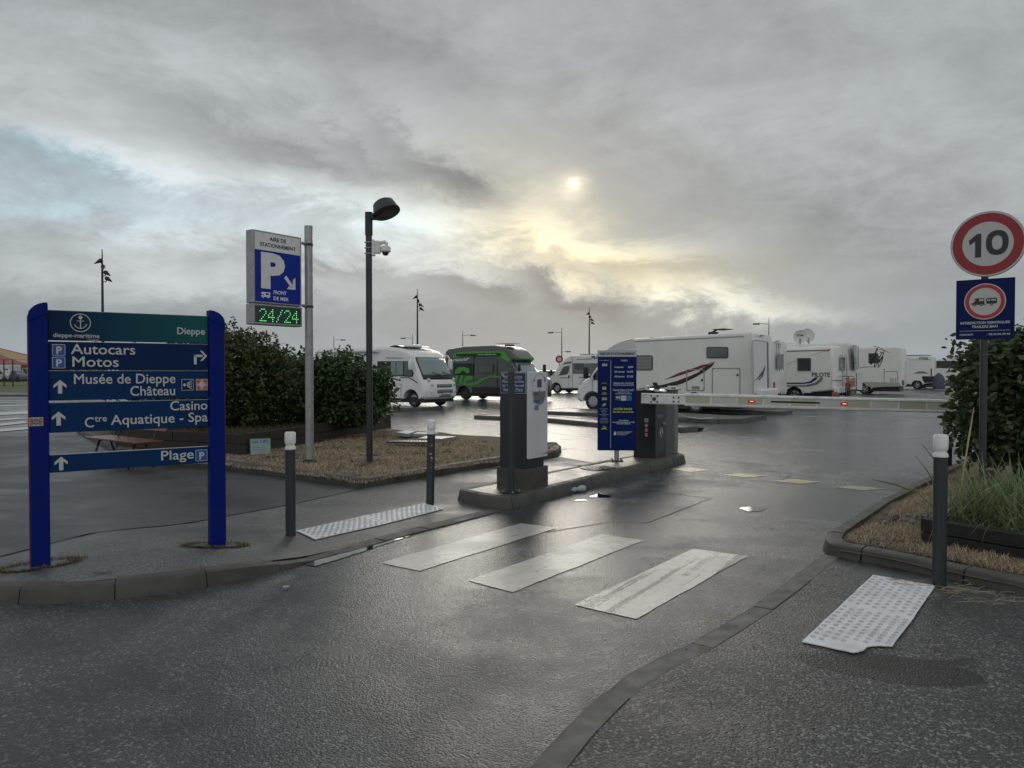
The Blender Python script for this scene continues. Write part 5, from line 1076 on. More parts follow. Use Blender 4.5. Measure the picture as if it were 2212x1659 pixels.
# windscreen built on the body's own curve
def screen(name, A, C, ya, yc, m, fc, parent, off=.02, n=10, xf=-.1, k0=.5):
    rows = []; A = Vector(A); C = Vector(C); d = (C-A); nv = Vector((d.z, 0, -d.x)).normalized()
    if nv.x < 0: nv = -nv
    for i in range(7):
        s = i/6; c = A+d*s; y_ = ya+(yc-ya)*s; rows.append([Vector((c.x-fc*(t*y_/w)**2*smooth((c.x-xf)/.5), t*y_, c.z))+nv*off for t in [-1+2*j/n for j in range(n+1)]])
    b = B(); b.grid(rows); o = b.out(name, m, parent, smooth=60); md = o.modifiers.new('s', 'SOLIDIFY'); md.thickness = .012; return o
ws = screen('windscreen_surround', (.90, 0, 1.20), (.30, 0, 2.16), 1.06, .97, BLACK, .28, bod, .016)
screen('windscreen', (.795, 0, 1.37), (.32, 0, 2.12), 1.0, .93, GLASSL, .28, ws, .034)
for y0 in (-.55, .15):
    b = B(); b.tube([(.90, y0+.5, 1.36), (.74, y0-.05, 1.53)], .014, 5); b.out('wiper', BLACK, T)
def nose(name, z0, z1, y0, y1, m, par=None, off=.012, th=.02):
    fx = lambda z: 1.05 if z < .7 else 1.05-(z-.7)*.17 if z < 1.0 else 1.0-(z-1)*.45
    n = 8; b = B(); b.grid([[(fx(z)+off-.28*((y0+(y1-y0)*j/n)/w)**2, y0+(y1-y0)*j/n, z) for j in range(n+1)] for z in (z0, (z0+z1)/2, z1)]); o = b.out(name, m, par or bod, smooth=50); md = o.modifiers.new('s', 'SOLIDIFY'); md.thickness = th; return o
nose('grille', .86, 1.0, -.52, .52, GREYM); nose('grille', .62, .77, -.52, .52, GREYM); nose('lower_grille', .46, .52, -.40, .40, GREYM); nose('number_plate', .53, .62, -.25, .25, WHS, off=.03)
for s in (-1, 1):
    for y, z, rad in ((.86, 1.18, .085), (.76, .98, .07), (.80, .64, .055)):
        m4 = Fr((1.03-.28*(y/w)**2-(z-1)*.35*(z > 1), s*y, z), (-s*.35, s*.9, 0) if False else (-.3*s, .95, 0), (0, 0, 1)); b = B(); b.lathe([(0, .02), (rad*.7, .02), (rad, .0), (rad, -.08)], 16, m4 if m4.col[2].x > 0 else m4@Matrix.Diagonal((1, 1, -1, 1))); hl = b.out('headlight', LAMPL, T, smooth=50)
    y = s*(w+.22); b = B(); b.box((.10, y-.09, 1.62), (.28, y+.09, 2.08), .05); b.tube([(.0, s*(w-.05), 2.2), (.12, s*(w+.12), 2.26), (.19, y, 2.05)], .035, 8); b.out('mirror', VAN, T, smooth=40)
text('C MOTORHOME', .10, GREYM, Fr((1.02, -.3, 1.08), (0, 1, 0), (-.3, 0, 1)), bod, 0, 0) if False else None
# ---- 2: charcoal and green high-roof camper van
T, M = place((1006, 863.5), -.86, HN, wx=-3.6, name='camper_van', cat='camper van', label='charcoal camper van with bright green roof band and looping green stripe')
wb, w = 3.64, 1.0
prof = [(-4.95, .45), (-4.1, .42, 0)]+arch(-wb, .43)+[(-3.2, .40, 0), (-.45, .40, 0)]+arch(0, .43)+[(.45, .42, 0), (.92, .40), (1.0, .55), (1.0, .9), (.92, 1.12), (.70, 1.27), (.18, 1.42), (-.50, 2.05), (-.28, 2.16), (-.30, 2.28), (-.62, 2.60), (-1.0, 2.80), (-1.7, 2.92), (-3.6, 2.90), (-4.75, 2.78), (-4.98, 2.62), (-5.05, 1.6), (-5.02, .6)]
bod = vbody('body', prof, w, VANG, T, r=.14, fc=.22, xf=-.4, tum=.06)
b = B(); b.box((-4.9, -.85, .2), (.8, .85, .46)); b.out('chassis', BLACK, T)
for x in (0, -wb):
    for y in (-.86, .86): wheel(T, x, y, .37, m=RIMD, spokes=6)
sp0 = (0, -w, 0)
trace('side_moulding', M, [(1050, 612), (1130, 615), (1130, 626), (1050, 625)], C5, sp0, sn, BLACK, bod)
trace('side_moulding', M, [(1268, 618), (1640, 622), (1640, 680), (1268, 676)], C5, sp0, sn, BLACK, bod)
trace('side_panel', M, rr(1068, 362, 1285, 492, 10), C5, sp0, sn, BLACK, bod)
window(M, 1338, 378, 1500, 466, C5, sp0, sn, bod, GLASSM, 6, 4, BLACK)
trace('cab_window', M, [(1568, 362), (1620, 362), (1665, 385), (1735, 455), (1572, 455)], C5, sp0, sn, GLASSM, bod)
outline('door_seam', M, [(1545, 340), (1545, 675), (1540, 675), (1540, 340)], C5, sp0, sn, BLACK, bod, .012); outline('door_seam', M, [(1290, 285), (1290, 600), (1288, 600), (1288, 285)], C5, sp0, sn, BLACK, bod, .012)
# roof-side wrap: sits on the leaning upper side
tn = Vector((0, -1, .045)).normalized(); tp0 = (0, -w*.965, 2.1)
trace('green_band', M, [(1060, 296), (1064, 262), (1130, 240), (1300, 232), (1560, 231), (1620, 235), (1655, 275), (1690, 335), (1650, 335), (1590, 300), (1530, 285), (1100, 296)], C5, tp0, tn, GREEN, bod, .012)
b = B(); b.grid([[(-.30+.36*0-.02-.22*(y/w)**2*.4+dx, y, z) for y in [-.93+.186*j for j in range(11)]] for dx, z in ((.06, 2.17), (.05, 2.25), (-.12, 2.42))]); o = b.out('green_band', GREEN, bod, smooth=50); md = o.modifiers.new('s', 'SOLIDIFY'); md.thickness = .05
trace('awning', M, [(1102, 258), (1570, 247), (1575, 274), (1104, 284)], C5, (0, -w-.05, 2.6), sn, BLACK, bod, .0, .10)
q = proj(M, [(1330, 272), (1510, 268)], C5, (0, -w-.15, 2.6), sn, .004); text('rent me: roadsurfer.com', .12, LETTER, Fr(q[0], (1, 0, 0), (0, 0, 1)), bod, bold=.02, z=.002)
q = proj(M, [(1064, 338), (1215, 318)], C5, tp0, tn, .006); text('roadsurfer', (q[1]-q[0]).length*.245, WHITE, Fr(q[0], (1, 0, 0.02), tuple(Vector((0, .045, 1)))), bod, bold=.025, z=.002)
trace('logo_wave', M, [(1205, 318), (1222, 296), (1245, 300), (1248, 312), (1232, 306), (1225, 320), (1212, 326)], C5, tp0, tn, WHITE, bod, .012)
lg = []
for pts in ([(1078, 472), (1090, 430), (1130, 400), (1190, 402), (1235, 420), (1247, 448), (1225, 470), (1200, 460), (1185, 440), (1160, 442), (1140, 470)],
            [(1092, 492), (1125, 492), (1105, 560), (1085, 610), (1048, 608), (1068, 560)],
            [(1150, 492), (1180, 492), (1162, 560), (1158, 590), (1140, 590), (1130, 560)],
            [(1200, 500), (1262, 496), (1280, 510), (1270, 540), (1220, 545), (1205, 560), (1215, 578), (1260, 580), (1320, 560), (1400, 515), (1480, 498), (1640, 508), (1640, 526), (1480, 515), (1420, 530), (1340, 585), (1270, 602), (1195, 598), (1170, 600), (1175, 570)]):
    trace('green_stripe', M, pts, C5, sp0, sn, GREEN, bod, .006, .012)
ws = screen('windscreen', (.20, 0, 1.44), (-.48, 0, 2.04), .90, .82, GLASSL, .22, bod, .012, xf=-.4)
b = B(); b.box((-2.0, -.5, 2.98), (-1.0, .5, 3.0), .004, Matrix.Rotation(.03, 4, 'Y')); b.box((-1.4, -.3, 2.88), (-1.2, .3, 2.98)); b.out('solar_panel', GREYM, T)
mirror(T, .15, -w-.25, 1.72, BLACK, -1); mirror(T, .15, w+.15, 1.72, BLACK, 1)
for s in (-1, 1): b = B(); b.box((-5.07, s*.86-.06, 1.05), (-5.0, s*.86+.10*s, 1.45)); b.out('tail_light', REDL, T)
b = B(); b.box((-5.35, -.3, 1.6), (-5.08, .35, 2.2), .05); b.out('rear_rack', BLACK, T)
# ---- 3: small white camper with a grey band
T, M = place((1203, 849.3), .90, HP, name='camper_van', cat='camper van', label='small white camper with a dark grey window band, left of the tariff board')
wb, w = 3.8, 1.02
prof = [(-5.4, .42), (-4.2, .40, 0)]+arch(-wb, .42)+[(-3.35, .38, 0), (-.44, .38, 0)]+arch(0, .42)+[(.44, .38, 0), (.82, .36), (.92, .5), (.93, .85), (.80, 1.08), (.48, 1.30), (-.28, 1.98), (-.24, 2.06), (-.9, 2.52), (-1.25, 2.62), (-5.3, 2.66), (-5.45, 2.5), (-5.5, .6)]
bod = vbody('body', prof, w, VANW, T, r=.12, fc=.22, xf=-.2, tum=.02)
b = B(); b.box((-5.3, -.85, .2), (.6, .85, .44)); b.out('chassis', BLACK, T)
for x in (0, -wb):
    for y in (-.90, .90): wheel(T, x, y, .34)
sp0 = (0, w, 0); sp = (0, 1, 0)
trace('grey_band', M, [(255, 1048), (262, 1025), (362, 1005), (372, 1030), (366, 1033)], C6, sp0, sp, GREYM, bod); trace('grey_band', M, [(388, 1035), (760, 1035), (900, 1036), (900, 1188), (388, 1186)], C6, sp0, sp, GREYM, bod)
window(M, 408, 1030, 566, 1136, C6, sp0, sp, bod, GLASS, 14, 6, SEAM); window(M, 650, 1030, 830, 1110, C6, sp0, sp, bod, GLASSM, 10, 6, SEAM)
trace('cab_window', M, [(190, 1212), (232, 1120), (262, 1082), (340, 1068), (342, 1085), (325, 1170), (300, 1195)], C6, sp0, sp, GLASS, bod)
outline('cab_door', M, [(345, 1060), (340, 1200), (330, 1400), (240, 1400), (215, 1300), (170, 1290), (175, 1210)], C6, sp0, sp, SEAM, bod, .018); trace('door_handle', M, rr(322, 1208, 342, 1250, 6), C6, sp0, sp, BLACK, bod)
outline('seam', M, [(382, 940), (384, 1410), (382, 1410), (380, 940)], C6, sp0, sp, SEAM, bod, .02)
for y in (1240, ): trace('black_line', M, [(200, y+2), (345, y), (345, y+7), (200, y+9)], C6, sp0, sp, BLACK, bod, .008); trace('black_line', M, [(480, y-5), (900, y-8), (900, y), (480, y+4)], C6, sp0, sp, BLACK, bod)
q = proj(M, [(660, 970)], C6, sp0, sp, .004)[0]; text('PILOTE', .30, INK, Fr(q, (-1, 0, 0), (0, 0, 1)), bod, bold=.03, sx=.95)
trace('roof_line', M, [(450, 972), (650, 966), (650, 974), (450, 980)], C6, sp0, sp, GREYM, bod)
ws = screen('windscreen', (.46, 0, 1.32), (-.27, 0, 1.97), .90, .82, GLASS, .22, bod, .012, xf=-.2)
mirror(T, .28, w+.15, 1.42, BLACK, 1); mirror(T, .28, -w-.22, 1.42, BLACK, -1)
trace('headlight', M, [(70, 1265), (85, 1235), (108, 1212), (118, 1222), (100, 1250), (78, 1275)], C6, (.55, w-.1, 0), (0.15, 1, 0), LAMPL, bod)
b = B(); b.box((-2.6, -.5, 2.64), (-1.6, .5, 2.71), .02); b.out('roof_hatch', GREYM, T)
# ---- 4: large white low-profile motorhome with red and black swooshes
T, M = place((1502, 893.2), .97, HP, wx=-4.30, label='large white motorhome with red and black swooshes, behind the tariff board and barrier')
wb, w = 4.30, 1.14
cab = [(-.95, .42, 0), (-.46, .38, 0)]+arch(0, .43)+[(.46, .36, 0), (.80, .33), (.92, .42), (.95, .72), (.88, .95), (.70, 1.12), (.40, 1.30), (-.38, 1.98), (-.95, 2.05)]
cabo = vbody('cab', cab, 1.02, VAN, T, r=.12, fc=.26, xf=-.3, tum=.03)
prof = [(-6.50, .62), (-5.9, .50), (-4.80, .48, 0)]+[(x, z+.02, 0) for x, z, _ in arch(-wb, .44)]+[(-3.80, .48, 0), (-.85, .48), (-.80, .8), (-.80, 1.95), (-.45, 2.02), (-.42, 2.30), (-.77, 2.56), (-1.26, 2.74), (-1.62, 2.82), (-6.35, 2.96), (-6.53, 2.9), (-6.57, 2.6), (-6.55, 1.2)]
bod = vbody('body', prof, w, VANW, T, r=.07, fc=.10, xf=-1.2, rc=.05)
b = B(); b.box((-6, -.9, .2), (-.5, .9, .5)); b.out('chassis', BLACK, T)
for x in (0, -wb):
    for y in (-.97, .97): wheel(T, x, y, .345, spokes=5 if x else 10)
sp0 = (0, w, 0)
window(M, 880, 330, 1042, 461, C1, sp0, sp, bod, GLASSM, 18, 7); b = B()
for i in range(9): b.prism(proj(M, [(890, 345+i*12.5), (1032, 347+i*12.3), (1032, 352+i*12.3), (890, 350+i*12.5)], C1, sp0, sp, .03), (0, .004, 0))
b.out('blind', SEAM, bod)
window(M, 1509, 256, 1699, 356, C1, sp0, sp, bod, GLASSM, 16, 8)
BURG = mat('burgundy', (.16, .012, .022), .35); SW = mat('swoosh_black', (.018, .016, .018), .3)
trace('swoosh', M, [(1138, 543), (1200, 515), (1270, 482), (1400, 440), (1470, 413), (1520, 405), (1570, 382), (1520, 420), (1430, 455), (1330, 488), (1230, 520)], C1, sp0, sp, BURG, bod, .003, .004)
trace('swoosh', M, [(880, 628), (1000, 604), (1120, 588), (1250, 553), (1360, 512), (1440, 476), (1480, 440), (1530, 415), (1586, 383), (1558, 425), (1500, 468), (1400, 528), (1300, 575), (1200, 604), (1060, 622), (900, 645)], C1, sp0, sp, SW, bod, .0045, .004)
trace('swoosh', M, [(1160, 618), (1215, 602), (1266, 590), (1230, 610), (1185, 626)], C1, sp0, sp, BURG, bod, .003, .004)
for a in ((1337, 455, 1488, 636), (1560, 443, 1799, 690)): lk = outline('locker', M, rr(*a, 14), C1, sp0, sp, SEAM, bod, .035, .006)
trace('locker_latch', M, circ(1470, 545, 8, 10, 12), C1, sp0, sp, BLACK, bod, .008); trace('locker_latch', M, circ(1780, 502, 8, 10, 12), C1, sp0, sp, BLACK, bod, .008); trace('vent', M, rect(1382, 599, 1447, 624), C1, sp0, sp, mat('vent_beige', (.28, .25, .17), .6), bod, .008)
outline('roof_rail', M, [(868, 209), (1345, 186), (1833, 163), (1833, 167), (1345, 190), (868, 213)], C1, sp0, sp, SEAM, bod, .02)
trace('nose_cap', M, [(640, 288), (700, 245), (800, 200), (868, 184), (905, 262), (840, 268), (720, 288), (690, 296)], C1, sp0, sp, mat('cap_beige', (.60, .59, .55), .4), bod, .003, .01)
b = B(); q = proj(M, [(1833, 165), (1897, 130), (1910, 690), (1836, 690)], C1, sp0, sp, .0); b.prism(q, (0, .03, 0)); b.out('corner_moulding', VANW, bod)
rp0 = (-6.57, 0, 0); rn = (-1, 0, 0)
rv = trace('rear_panel', M, [(1900, 205), (1930, 198), (2025, 212), (2030, 655), (1910, 672)], C1, rp0, rn, mat('door_gelcoat', (.70, .70, .68), .35), bod, .01, .03)
trace('rear_rail', M, [(2027, 215), (2036, 216), (2042, 655), (2033, 655)], C1, rp0, rn, GREYM, bod, .02, .03); outline('rear_panel_seam', M, [(1900, 205), (1930, 198), (2025, 212), (2030, 655), (1910, 672)], C1, rp0, rn, GREYM, bod, .02, .042)
trace('swoosh', M, [(1913, 552), (1950, 515), (1985, 465), (2012, 415), (2005, 460), (1975, 510), (1940, 535)], C1, rp0, rn, mat('swoosh_blue', (.03, .035, .12), .4), bod, .045, .005); trace('swoosh', M, [(1945, 545), (1975, 515), (2000, 470), (1990, 510), (1960, 545)], C1, rp0, rn, SW, bod, .045, .005)
trace('third_light', M, rect(1968, 156, 1998, 164), C1, rp0, rn, BLACK, bod, .02, .02); trace('tail_light', M, [(2078, 565), (2088, 560), (2090, 640), (2080, 640)], C1, rp0, rn, REDL, bod, .04, .04)
b = B(); b.box((-6.75, -w, .50), (-6.45, w, .95), .08); b.out('bumper', VANW, T)
trace('cab_window', M, [(520, 510), (568, 440), (640, 405), (640, 545), (525, 545)], C1, (0, 1.02, 0), sp, GLASS, cabo)
ws = screen('windscreen', (.38, 0, 1.32), (-.37, 0, 1.97), .92, .84, GLASS, .24, cabo, .014, xf=-.3)
trace('headlight', M, [(402, 590), (418, 555), (455, 520), (462, 524), (440, 560), (412, 592)], C1, (.58, .90, 0), (.3, 1, 0), LAMPL, cabo, .03)
outline('seam', M, [(515, 540), (515, 640), (513, 640), (513, 540)], C1, (0, 1.02, 0), sp, SEAM, cabo, .015)
b = B(); b.box((.02, w+.12, 1.27), (.18, w+.33, 1.75), .05); b.tube([(.15, .95, 1.35), (.12, w+.15, 1.38)], .035, 6); b.tube([(.15, .95, 1.62), (.12, w+.15, 1.62)], .03, 6); b.out('mirror', BLACK, T, smooth=40)
b = B(); b.box((-4.9, .2, 2.94), (-4.6, .5, 3.04), .02); b.lathe([(0, .02), (.35, .05), (.38, .07), (.30, .075), (0, .04)], 20, Matrix.Translation((-5.1, .35, 3.06))); b.tube([(-4.7, .35, 3.02), (-4.9, .35, 3.12), (-5.2, .35, 3.14)], .03, 6); b.out('satellite_dish', BLACK, T, smooth=40)
b = B(); b.box((-2.9, -.4, 2.82), (-2.2, .4, 2.90), .02); b.out('roof_hatch', GREYM, T)
for u in ((1225, 762), (1740, 772)): trace('side_marker', M, rr(u[0]-14, u[1]-8, u[0]+14, u[1]+8, 5), C1, sp0, sp, ORANGEL, bod)
# ---- 5: rear end of a motorhome behind it
def ghost(px, v, near, wb, rear, w, zt, label, front=.9, mt=VANW, rc=.08, name='motorhome', r=.10, roof=None):
    """motorhome seen mostly from its rear left corner; px = picture x of the rear near corner, near = distance"""
    r_ = ray(px, 829.5); t = near/r_.y; c = Vector((r_.x*t, near, 0)); h = HP; l = Vector((-h.y, h.x, 0)); o = c-l*w+h*rear
    T = thing(name, label, 'motorhome' if name == 'motorhome' else 'camper van', (o.x, o.y, 0), math.atan2(h.y, h.x), 'motorhomes and camper vans parked in the lot'); M = Matrix.Translation(o)@Matrix.Rotation(math.atan2(h.y, h.x), 4, 'Z')
    R = -rear
    prof = [(R, .55), (-wb-.5, .46, 0)]+arch(-wb, .43)+[(-wb+.5, .44, 0), (-.5, .42, 0)]+arch(0, .43)+[(.46, .4, 0), (front, .4), (front+.05, .9), (front-.2, 1.2), (-.1, 2.1), (-.9, zt-.25), (-1.8, zt-.05)]+[(R+.25, zt), (R+.05, zt-.12), (R, zt-.6)]
    bod = vbody('body', prof, w, mt, T, r=r, fc=.2, xf=-.2, rc=rc)
    b = B(); b.box((R+.2, -w+.2, .2), (front-.3, w-.2, .5)); b.out('chassis', BLACK, T)
    for x in (0, -wb):
        for y in (-w+.17, w-.17): wheel(T, x, y, .345, n=18)
    return T, M, bod, (0, w, 0), (R, 0, 0)
T, M, bod, s0, r0 = ghost(1675, 0, 34.2, 3.8, 6.1, 1.14, 3.02, 'white motorhome whose rear ladder and window show just behind the large one with swooshes')
window(M, 350, 320, 408, 450, C2, r0, rn, bod, GLASSM, 6, 8, SEAM); b = B()
for p in (325, 345): 
    q = proj(M, [(p-8, 215), (p, 240), (p+6, 470)], C2, r0, rn, .12); b.tube(q, .018, 5)
for y in (260, 310, 355, 400, 445): q = proj(M, [(320, y), (350, y+2)], C2, r0, rn, .12); b.tube(q, .014, 5)
b.out('ladder', STEEL, T); trace('third_light', M, rect(340, 201, 368, 210), C2, r0, rn, REDL, bod, .01, .02); trace('number_plate', M, rect(382, 645, 415, 668), C2, r0, rn, WHS, bod, .02, .01)
q = proj(M, [(372, 270)], C2, r0, rn, .01)[0]; text('Y', .32, GREYM, Fr(q, (0, -1, 0), (0, 0, 1)), bod, bold=.04)
# ---- 6: older white motorhome with blue swoosh
T, M, bod, s0, r0 = ghost(1805, 0, 38.0, 3.6, 5.6, 1.12, 2.86, 'older white motorhome with blue and grey curved stripe and a red bicycle at its rear', rc=.06, r=.22)
window(M, 527, 344, 660, 478, C2, s0, sp, bod, GLASSM, 5, 12, VANW); window(M, 527, 352, 652, 470, C2, s0, sp, bod, GLASSM, 5, 10, SEAM)
trace('stripe', M, [(432, 291), (792, 280), (792, 284), (432, 295)], C2, s0, sp, INK, bod); trace('stripe', M, [(432, 297), (792, 286), (792, 289), (432, 300)], C2, s0, sp, GREYM, bod); trace('side_marker', M, rect(792, 278, 812, 292), C2, s0, sp, REDL, bod)
NAVY = mat('stripe_navy', (.015, .02, .09), .4)
trace('stripe', M, [(440, 567), (590, 567), (640, 555), (668, 535), (682, 522), (712, 522), (690, 545), (650, 570), (590, 579), (440, 579)], C2, s0, sp, NAVY, bod); trace('stripe', M, [(440, 590), (600, 590), (680, 570), (715, 545), (730, 523), (757, 523), (740, 555), (700, 585), (620, 603), (440, 601)], C2, s0, sp, GREYM, bod); trace('stripe', M, [(465, 660), (805, 668), (805, 673), (465, 665)], C2, s0, sp, NAVY, bod)
outline('locker', M, rr(585, 572, 655, 652, 6), C2, s0, sp, WHITE, bod, .05, .008); q = proj(M, [(655, 516)], C2, s0, sp, .004)[0]; text('PILOTE', .30, INK, Fr(q, (-1, 0, 0), (0, 0, 1)), bod, bold=.03, sx=.92)
window(M, 893, 345, 945, 465, C2, r0, rn, bod, GLASSM, 5, 7, SEAM); trace('tail_light', M, rr(826, 648, 878, 684, 4), C2, (r0[0]-.05, 0, 0), rn, REDL, bod, .02, .02); trace('tail_light', M, rr(996, 640, 1018, 668, 4), C2, (r0[0]-.05, 0, 0), rn, REDL, bod, .02, .02)
trace('stripe', M, [(832, 545), (925, 548), (925, 553), (832, 550)], C2, r0, rn, NAVY, bod, .01); b = B(); b.box((r0[0]-.15, -1.1, .45), (r0[0]+.1, 1.1, .75), .05); b.out('bumper', VANW, T); b = B()
for p in (905, 945): q = proj(M, [(p-25, 325), (p-3, 335), (p, 680)], C2, r0, rn, .10); b.tube(q, .016, 5)
for y in (390, 450, 510, 570, 630): q = proj(M, [(905, y), (950, y-1)], C2, r0, rn, .10); b.tube(q, .014, 5)
b.out('ladder', STEEL, T)
def dish(u, v, d, R, lab, yaw, tilt=.5, txt=None):
    q = pd(u, v, d); T = thing('satellite_dish', lab, 'satellite dish', (q.x, d, q.z-R*1.25), yaw); mm = Matrix.Translation((0, 0, R*1.25))@Matrix.Rotation(math.pi/2+.25, 4, 'X')
    b = B(); b.lathe([(0, -.06), (R*.5, -.04), (R*.9, 0), (R, .03), (R, .045), (R*.9, .015), (R*.5, -.02), (0, -.04)], 26, mm); dd = b.out('reflector', WHITE, T, smooth=50)
    b = B(); b.tube([(0, .05, 0), (0, .05, R*.9)], .035, 6); b.tube([(0, .0, R*.25), (0, -R*.9, R*.75)], .02, 5); b.box((-.05, -R*.9-.08, R*.68), (.05, -R*.9+.04, R*.85), .01); b.out('feed_arm', STEEL, T)
    if txt: text(txt, R*.38, INK, mm@Fr((0, 0, .0), (1, 0, 0), (0, 1, 0)), dd, 0, 0, 'CENTER', bold=.03, z=.03) if False else text(txt, R*.38, INK, Fr((0, -.02, R*1.3), (1, 0, 0), (0, 0, 1)), dd, 0, 0, 'CENTER', bold=.03)
dish(1728.5, 727, 39.5, .35, 'front satellite dish with dark lettering on the roof of the older white motorhome', -.25, txt='STAR')
dish(1746, 724, 41.0, .38, 'second white satellite dish partly hidden behind the lettered one', -.9)
def bicycle(o, yaw, m, lab, s=1., grp=None, lean=0.):
    T = thing('bicycle', lab, 'bicycle', o, 0, grp, rot=(lean, 0, yaw))
    for x in (0, 1.04):
        b = B(); b.tube([(x+.33*math.cos(a), 0, .34+.33*math.sin(a)) for a in [2*math.pi*i/22 for i in range(23)]], .022, 6, False); wh = b.out('wheel', RUBBER, T, smooth=60)
        b = B()
        for i in range(10): a = 2*math.pi*i/10; b.tube([(x, 0, .34), (x+.32*math.cos(a), 0, .34+.32*math.sin(a))], .003, 3)
        b.out('spokes', STEEL, wh)
    b = B()
    for p in ([(0, 0, .34), (.40, 0, .30)], [(0, 0, .34), (.28, 0, .78)], [(.40, 0, .30), (.26, 0, .86)], [(.28, 0, .78), (.86, 0, .84)], [(.40, 0, .30), (.88, 0, .74)], [(1.04, 0, .34), (.86, 0, .95)]): b.tube(p, .020, 7)
    b.out('frame', m, T, smooth=60); b = B(); b.tube([(.80, -.28, 1.0), (.86, -.12, 1.02), (.86, .12, 1.02), (.80, .28, 1.0)], .016, 6); b.tube([(.86, 0, .9), (.86, 0, 1.02)], .02, 6); b.out('handlebar', BLACK, T); b = B(); b.box((.12, -.06, .88), (.38, .06, .93), .02); b.out('saddle', BLACK, T)
    return T
q = pd(1826, 857, 38.3); bicycle((q.x-.5*-.1, q.y, q.z), math.radians(60), mat('bike_red', (.35, .03, .02), .3), 'red mountain bicycle hanging at the rear of the older white motorhome')
# ---- 7: tall motorhome with bicycles high on its rear
T, M, bod, s0, r0 = ghost(1843, 0, 41.5, 3.9, 6.4, 1.15, 3.12, 'tall white motorhome with bicycles racked high on its rear wall', rc=.25, r=.12)
trace('rear_window', M, [(1008, 240), (1035, 245), (1045, 460), (1020, 455)], C2, r0, rn, GLASSM, bod, .03, .02); trace('tail_light', M, rr(1000, 525, 1028, 605, 4), C2, r0, rn, REDL, bod, .02, .02); trace('locker', M, rr(1045, 480, 1090, 630, 5), C2, r0, rn, mat('door_gelcoat', (.70, .70, .68), .35), bod, .02, .02)
b = B(); b.box((-3.5, -.5, 3.1), (-2.7, .5, 3.2), .02); b.box((-5.4, -.4, 3.1), (-4.8, .4, 3.17), .02); b.out('roof_hatch', VANW, T)
b = B(); q = proj(M, [(1050, 440), (1200, 425)], C2, (r0[0]-.45, 0, 0), rn, 0); b.tube(q, .03, 6); q = proj(M, [(1060, 430), (1060, 250)], C2, (r0[0]-.2, 0, 0), rn, 0); b.tube(q, .025, 6); b.out('bike_rack', STEEL, T)
for i, (u, v) in enumerate(((1880, 775), (1889, 782))):
    q = pd(u, v+12, 42.5+.3*i); bicycle((q.x, q.y, q.z), math.radians(62-8*i), BLACK, ('dark bicycle nearest the rear window on the high rack of the tall motorhome', 'outer dark bicycle on the high rack of the tall motorhome')[i], lean=.35)
# ---- 8: plain white motorhome, rear corner right
T, M, bod, s0, r0 = ghost(1950, 0, 49.5, 3.6, 5.9, 1.13, 3.12, 'plain white motorhome with a dark window and square locker, left of the high-roof van', rc=.05, r=.07)
window(M, 1150, 312, 1234, 398, C2, s0, sp, bod, GLASS, 8, 5, BLACK); outline('locker', M, rr(1286, 470, 1404, 588, 10), C2, s0, sp, SEAM, bod, .04, .006)
trace('dirty_sill', M, [(1108, 560), (1425, 570), (1425, 602), (1160, 604), (1130, 600)], C2, s0, sp, mat('sill_beige', (.38, .36, .31), .6), bod); trace('filler_cap', M, circ(1286, 452, 8, 10), C2, s0, sp, SEAM, bod)
for i in range(3): outline('monogram', M, [(1340+i*22, 525), (1350+i*20, 545), (1345+i*18, 570), (1342+i*20, 560)], C2, s0, sp, GREYM, bod, .02)
trace('tail_light', M, rr(1448, 545, 1456, 590, 3), C2, r0, rn, REDL, bod, .02, .02); b = B(); b.box((-4.2, -.4, 3.1), (-3.5, .4, 3.2), .02); b.out('roof_hatch', VANW, T)
# ---- 9, 10: white panel-van campers far right
T, M, bod, s0, r0 = ghost(2019, 0, 63, 3.6, 4.9, 1.0, 2.80, 'white high-roof van camper with dark lower corner, right of the plain white motorhome', rc=.1, name='camper_van')
trace('dark_corner', M, [(1615, 512), (1725, 512), (1725, 560), (1640, 572), (1620, 540)], C2, s0, sp, BLACK, bod); trace('tail_light', M, [(1692, 445), (1704, 440), (1704, 508), (1690, 510)], C2, s0, sp, REDL, bod); trace('graphic', M, [(1540, 488), (1590, 468), (1640, 472), (1675, 488)], C2, s0, sp, GREYM, bod)
q = proj(M, [(1590, 366)], C2, s0, sp, .004)[0]; text('PÖSSL', .26, NAVY, Fr(q, (-1, 0, 0), (0, 0, 1)), bod, bold=.03)
trace('roof_line', M, [(1500, 366), (1700, 368), (1700, 371), (1500, 369)], C2, s0, sp, SEAM, bod); b = B(); b.box((-4.5, -.6, 2.8), (-1.0, .6, 2.86)); b.out('solar_panel', BLACK, T)
T, M, bod, s0, r0 = ghost(2130, 0, 66, 3.6, 4.9, 1.0, 2.75, 'second white van camper with dark side windows, half hidden by the right-hand shrub', rc=.1, name='camper_van')
trace('side_window', M, [(1733, 378), (1990, 380), (1990, 445), (1733, 440)], C2, s0, sp, GLASS, bod); trace('dark_sill', M, [(1820, 510), (2000, 505), (2000, 575), (1900, 575)], C2, s0, sp, BLACK, bod)
q = pd(2028, 830, 61); T = thing('covered_motorbike', 'upright shape under a dark blue cover standing between the two far white vans', 'covered bike', (q.x, 61, 0), .0)
b = B(); rows = []
for z, rx, ry in ((.08, .42, .35), (.45, .45, .35), (.85, .40, .30), (1.15, .32, .22), (1.33, .14, .10), (1.38, .02, .02)): rows.append([(rx*math.cos(a)*(1+.16*math.sin(5*a+z*5)+.12*math.sin(2*a+z*4)), ry*math.sin(a), z) for a in [2*math.pi*i/20 for i in range(21)]])
b.grid(rows); b.out('cover', mat('cover_navy', (.05, .055, .10), .5), T, smooth=60)
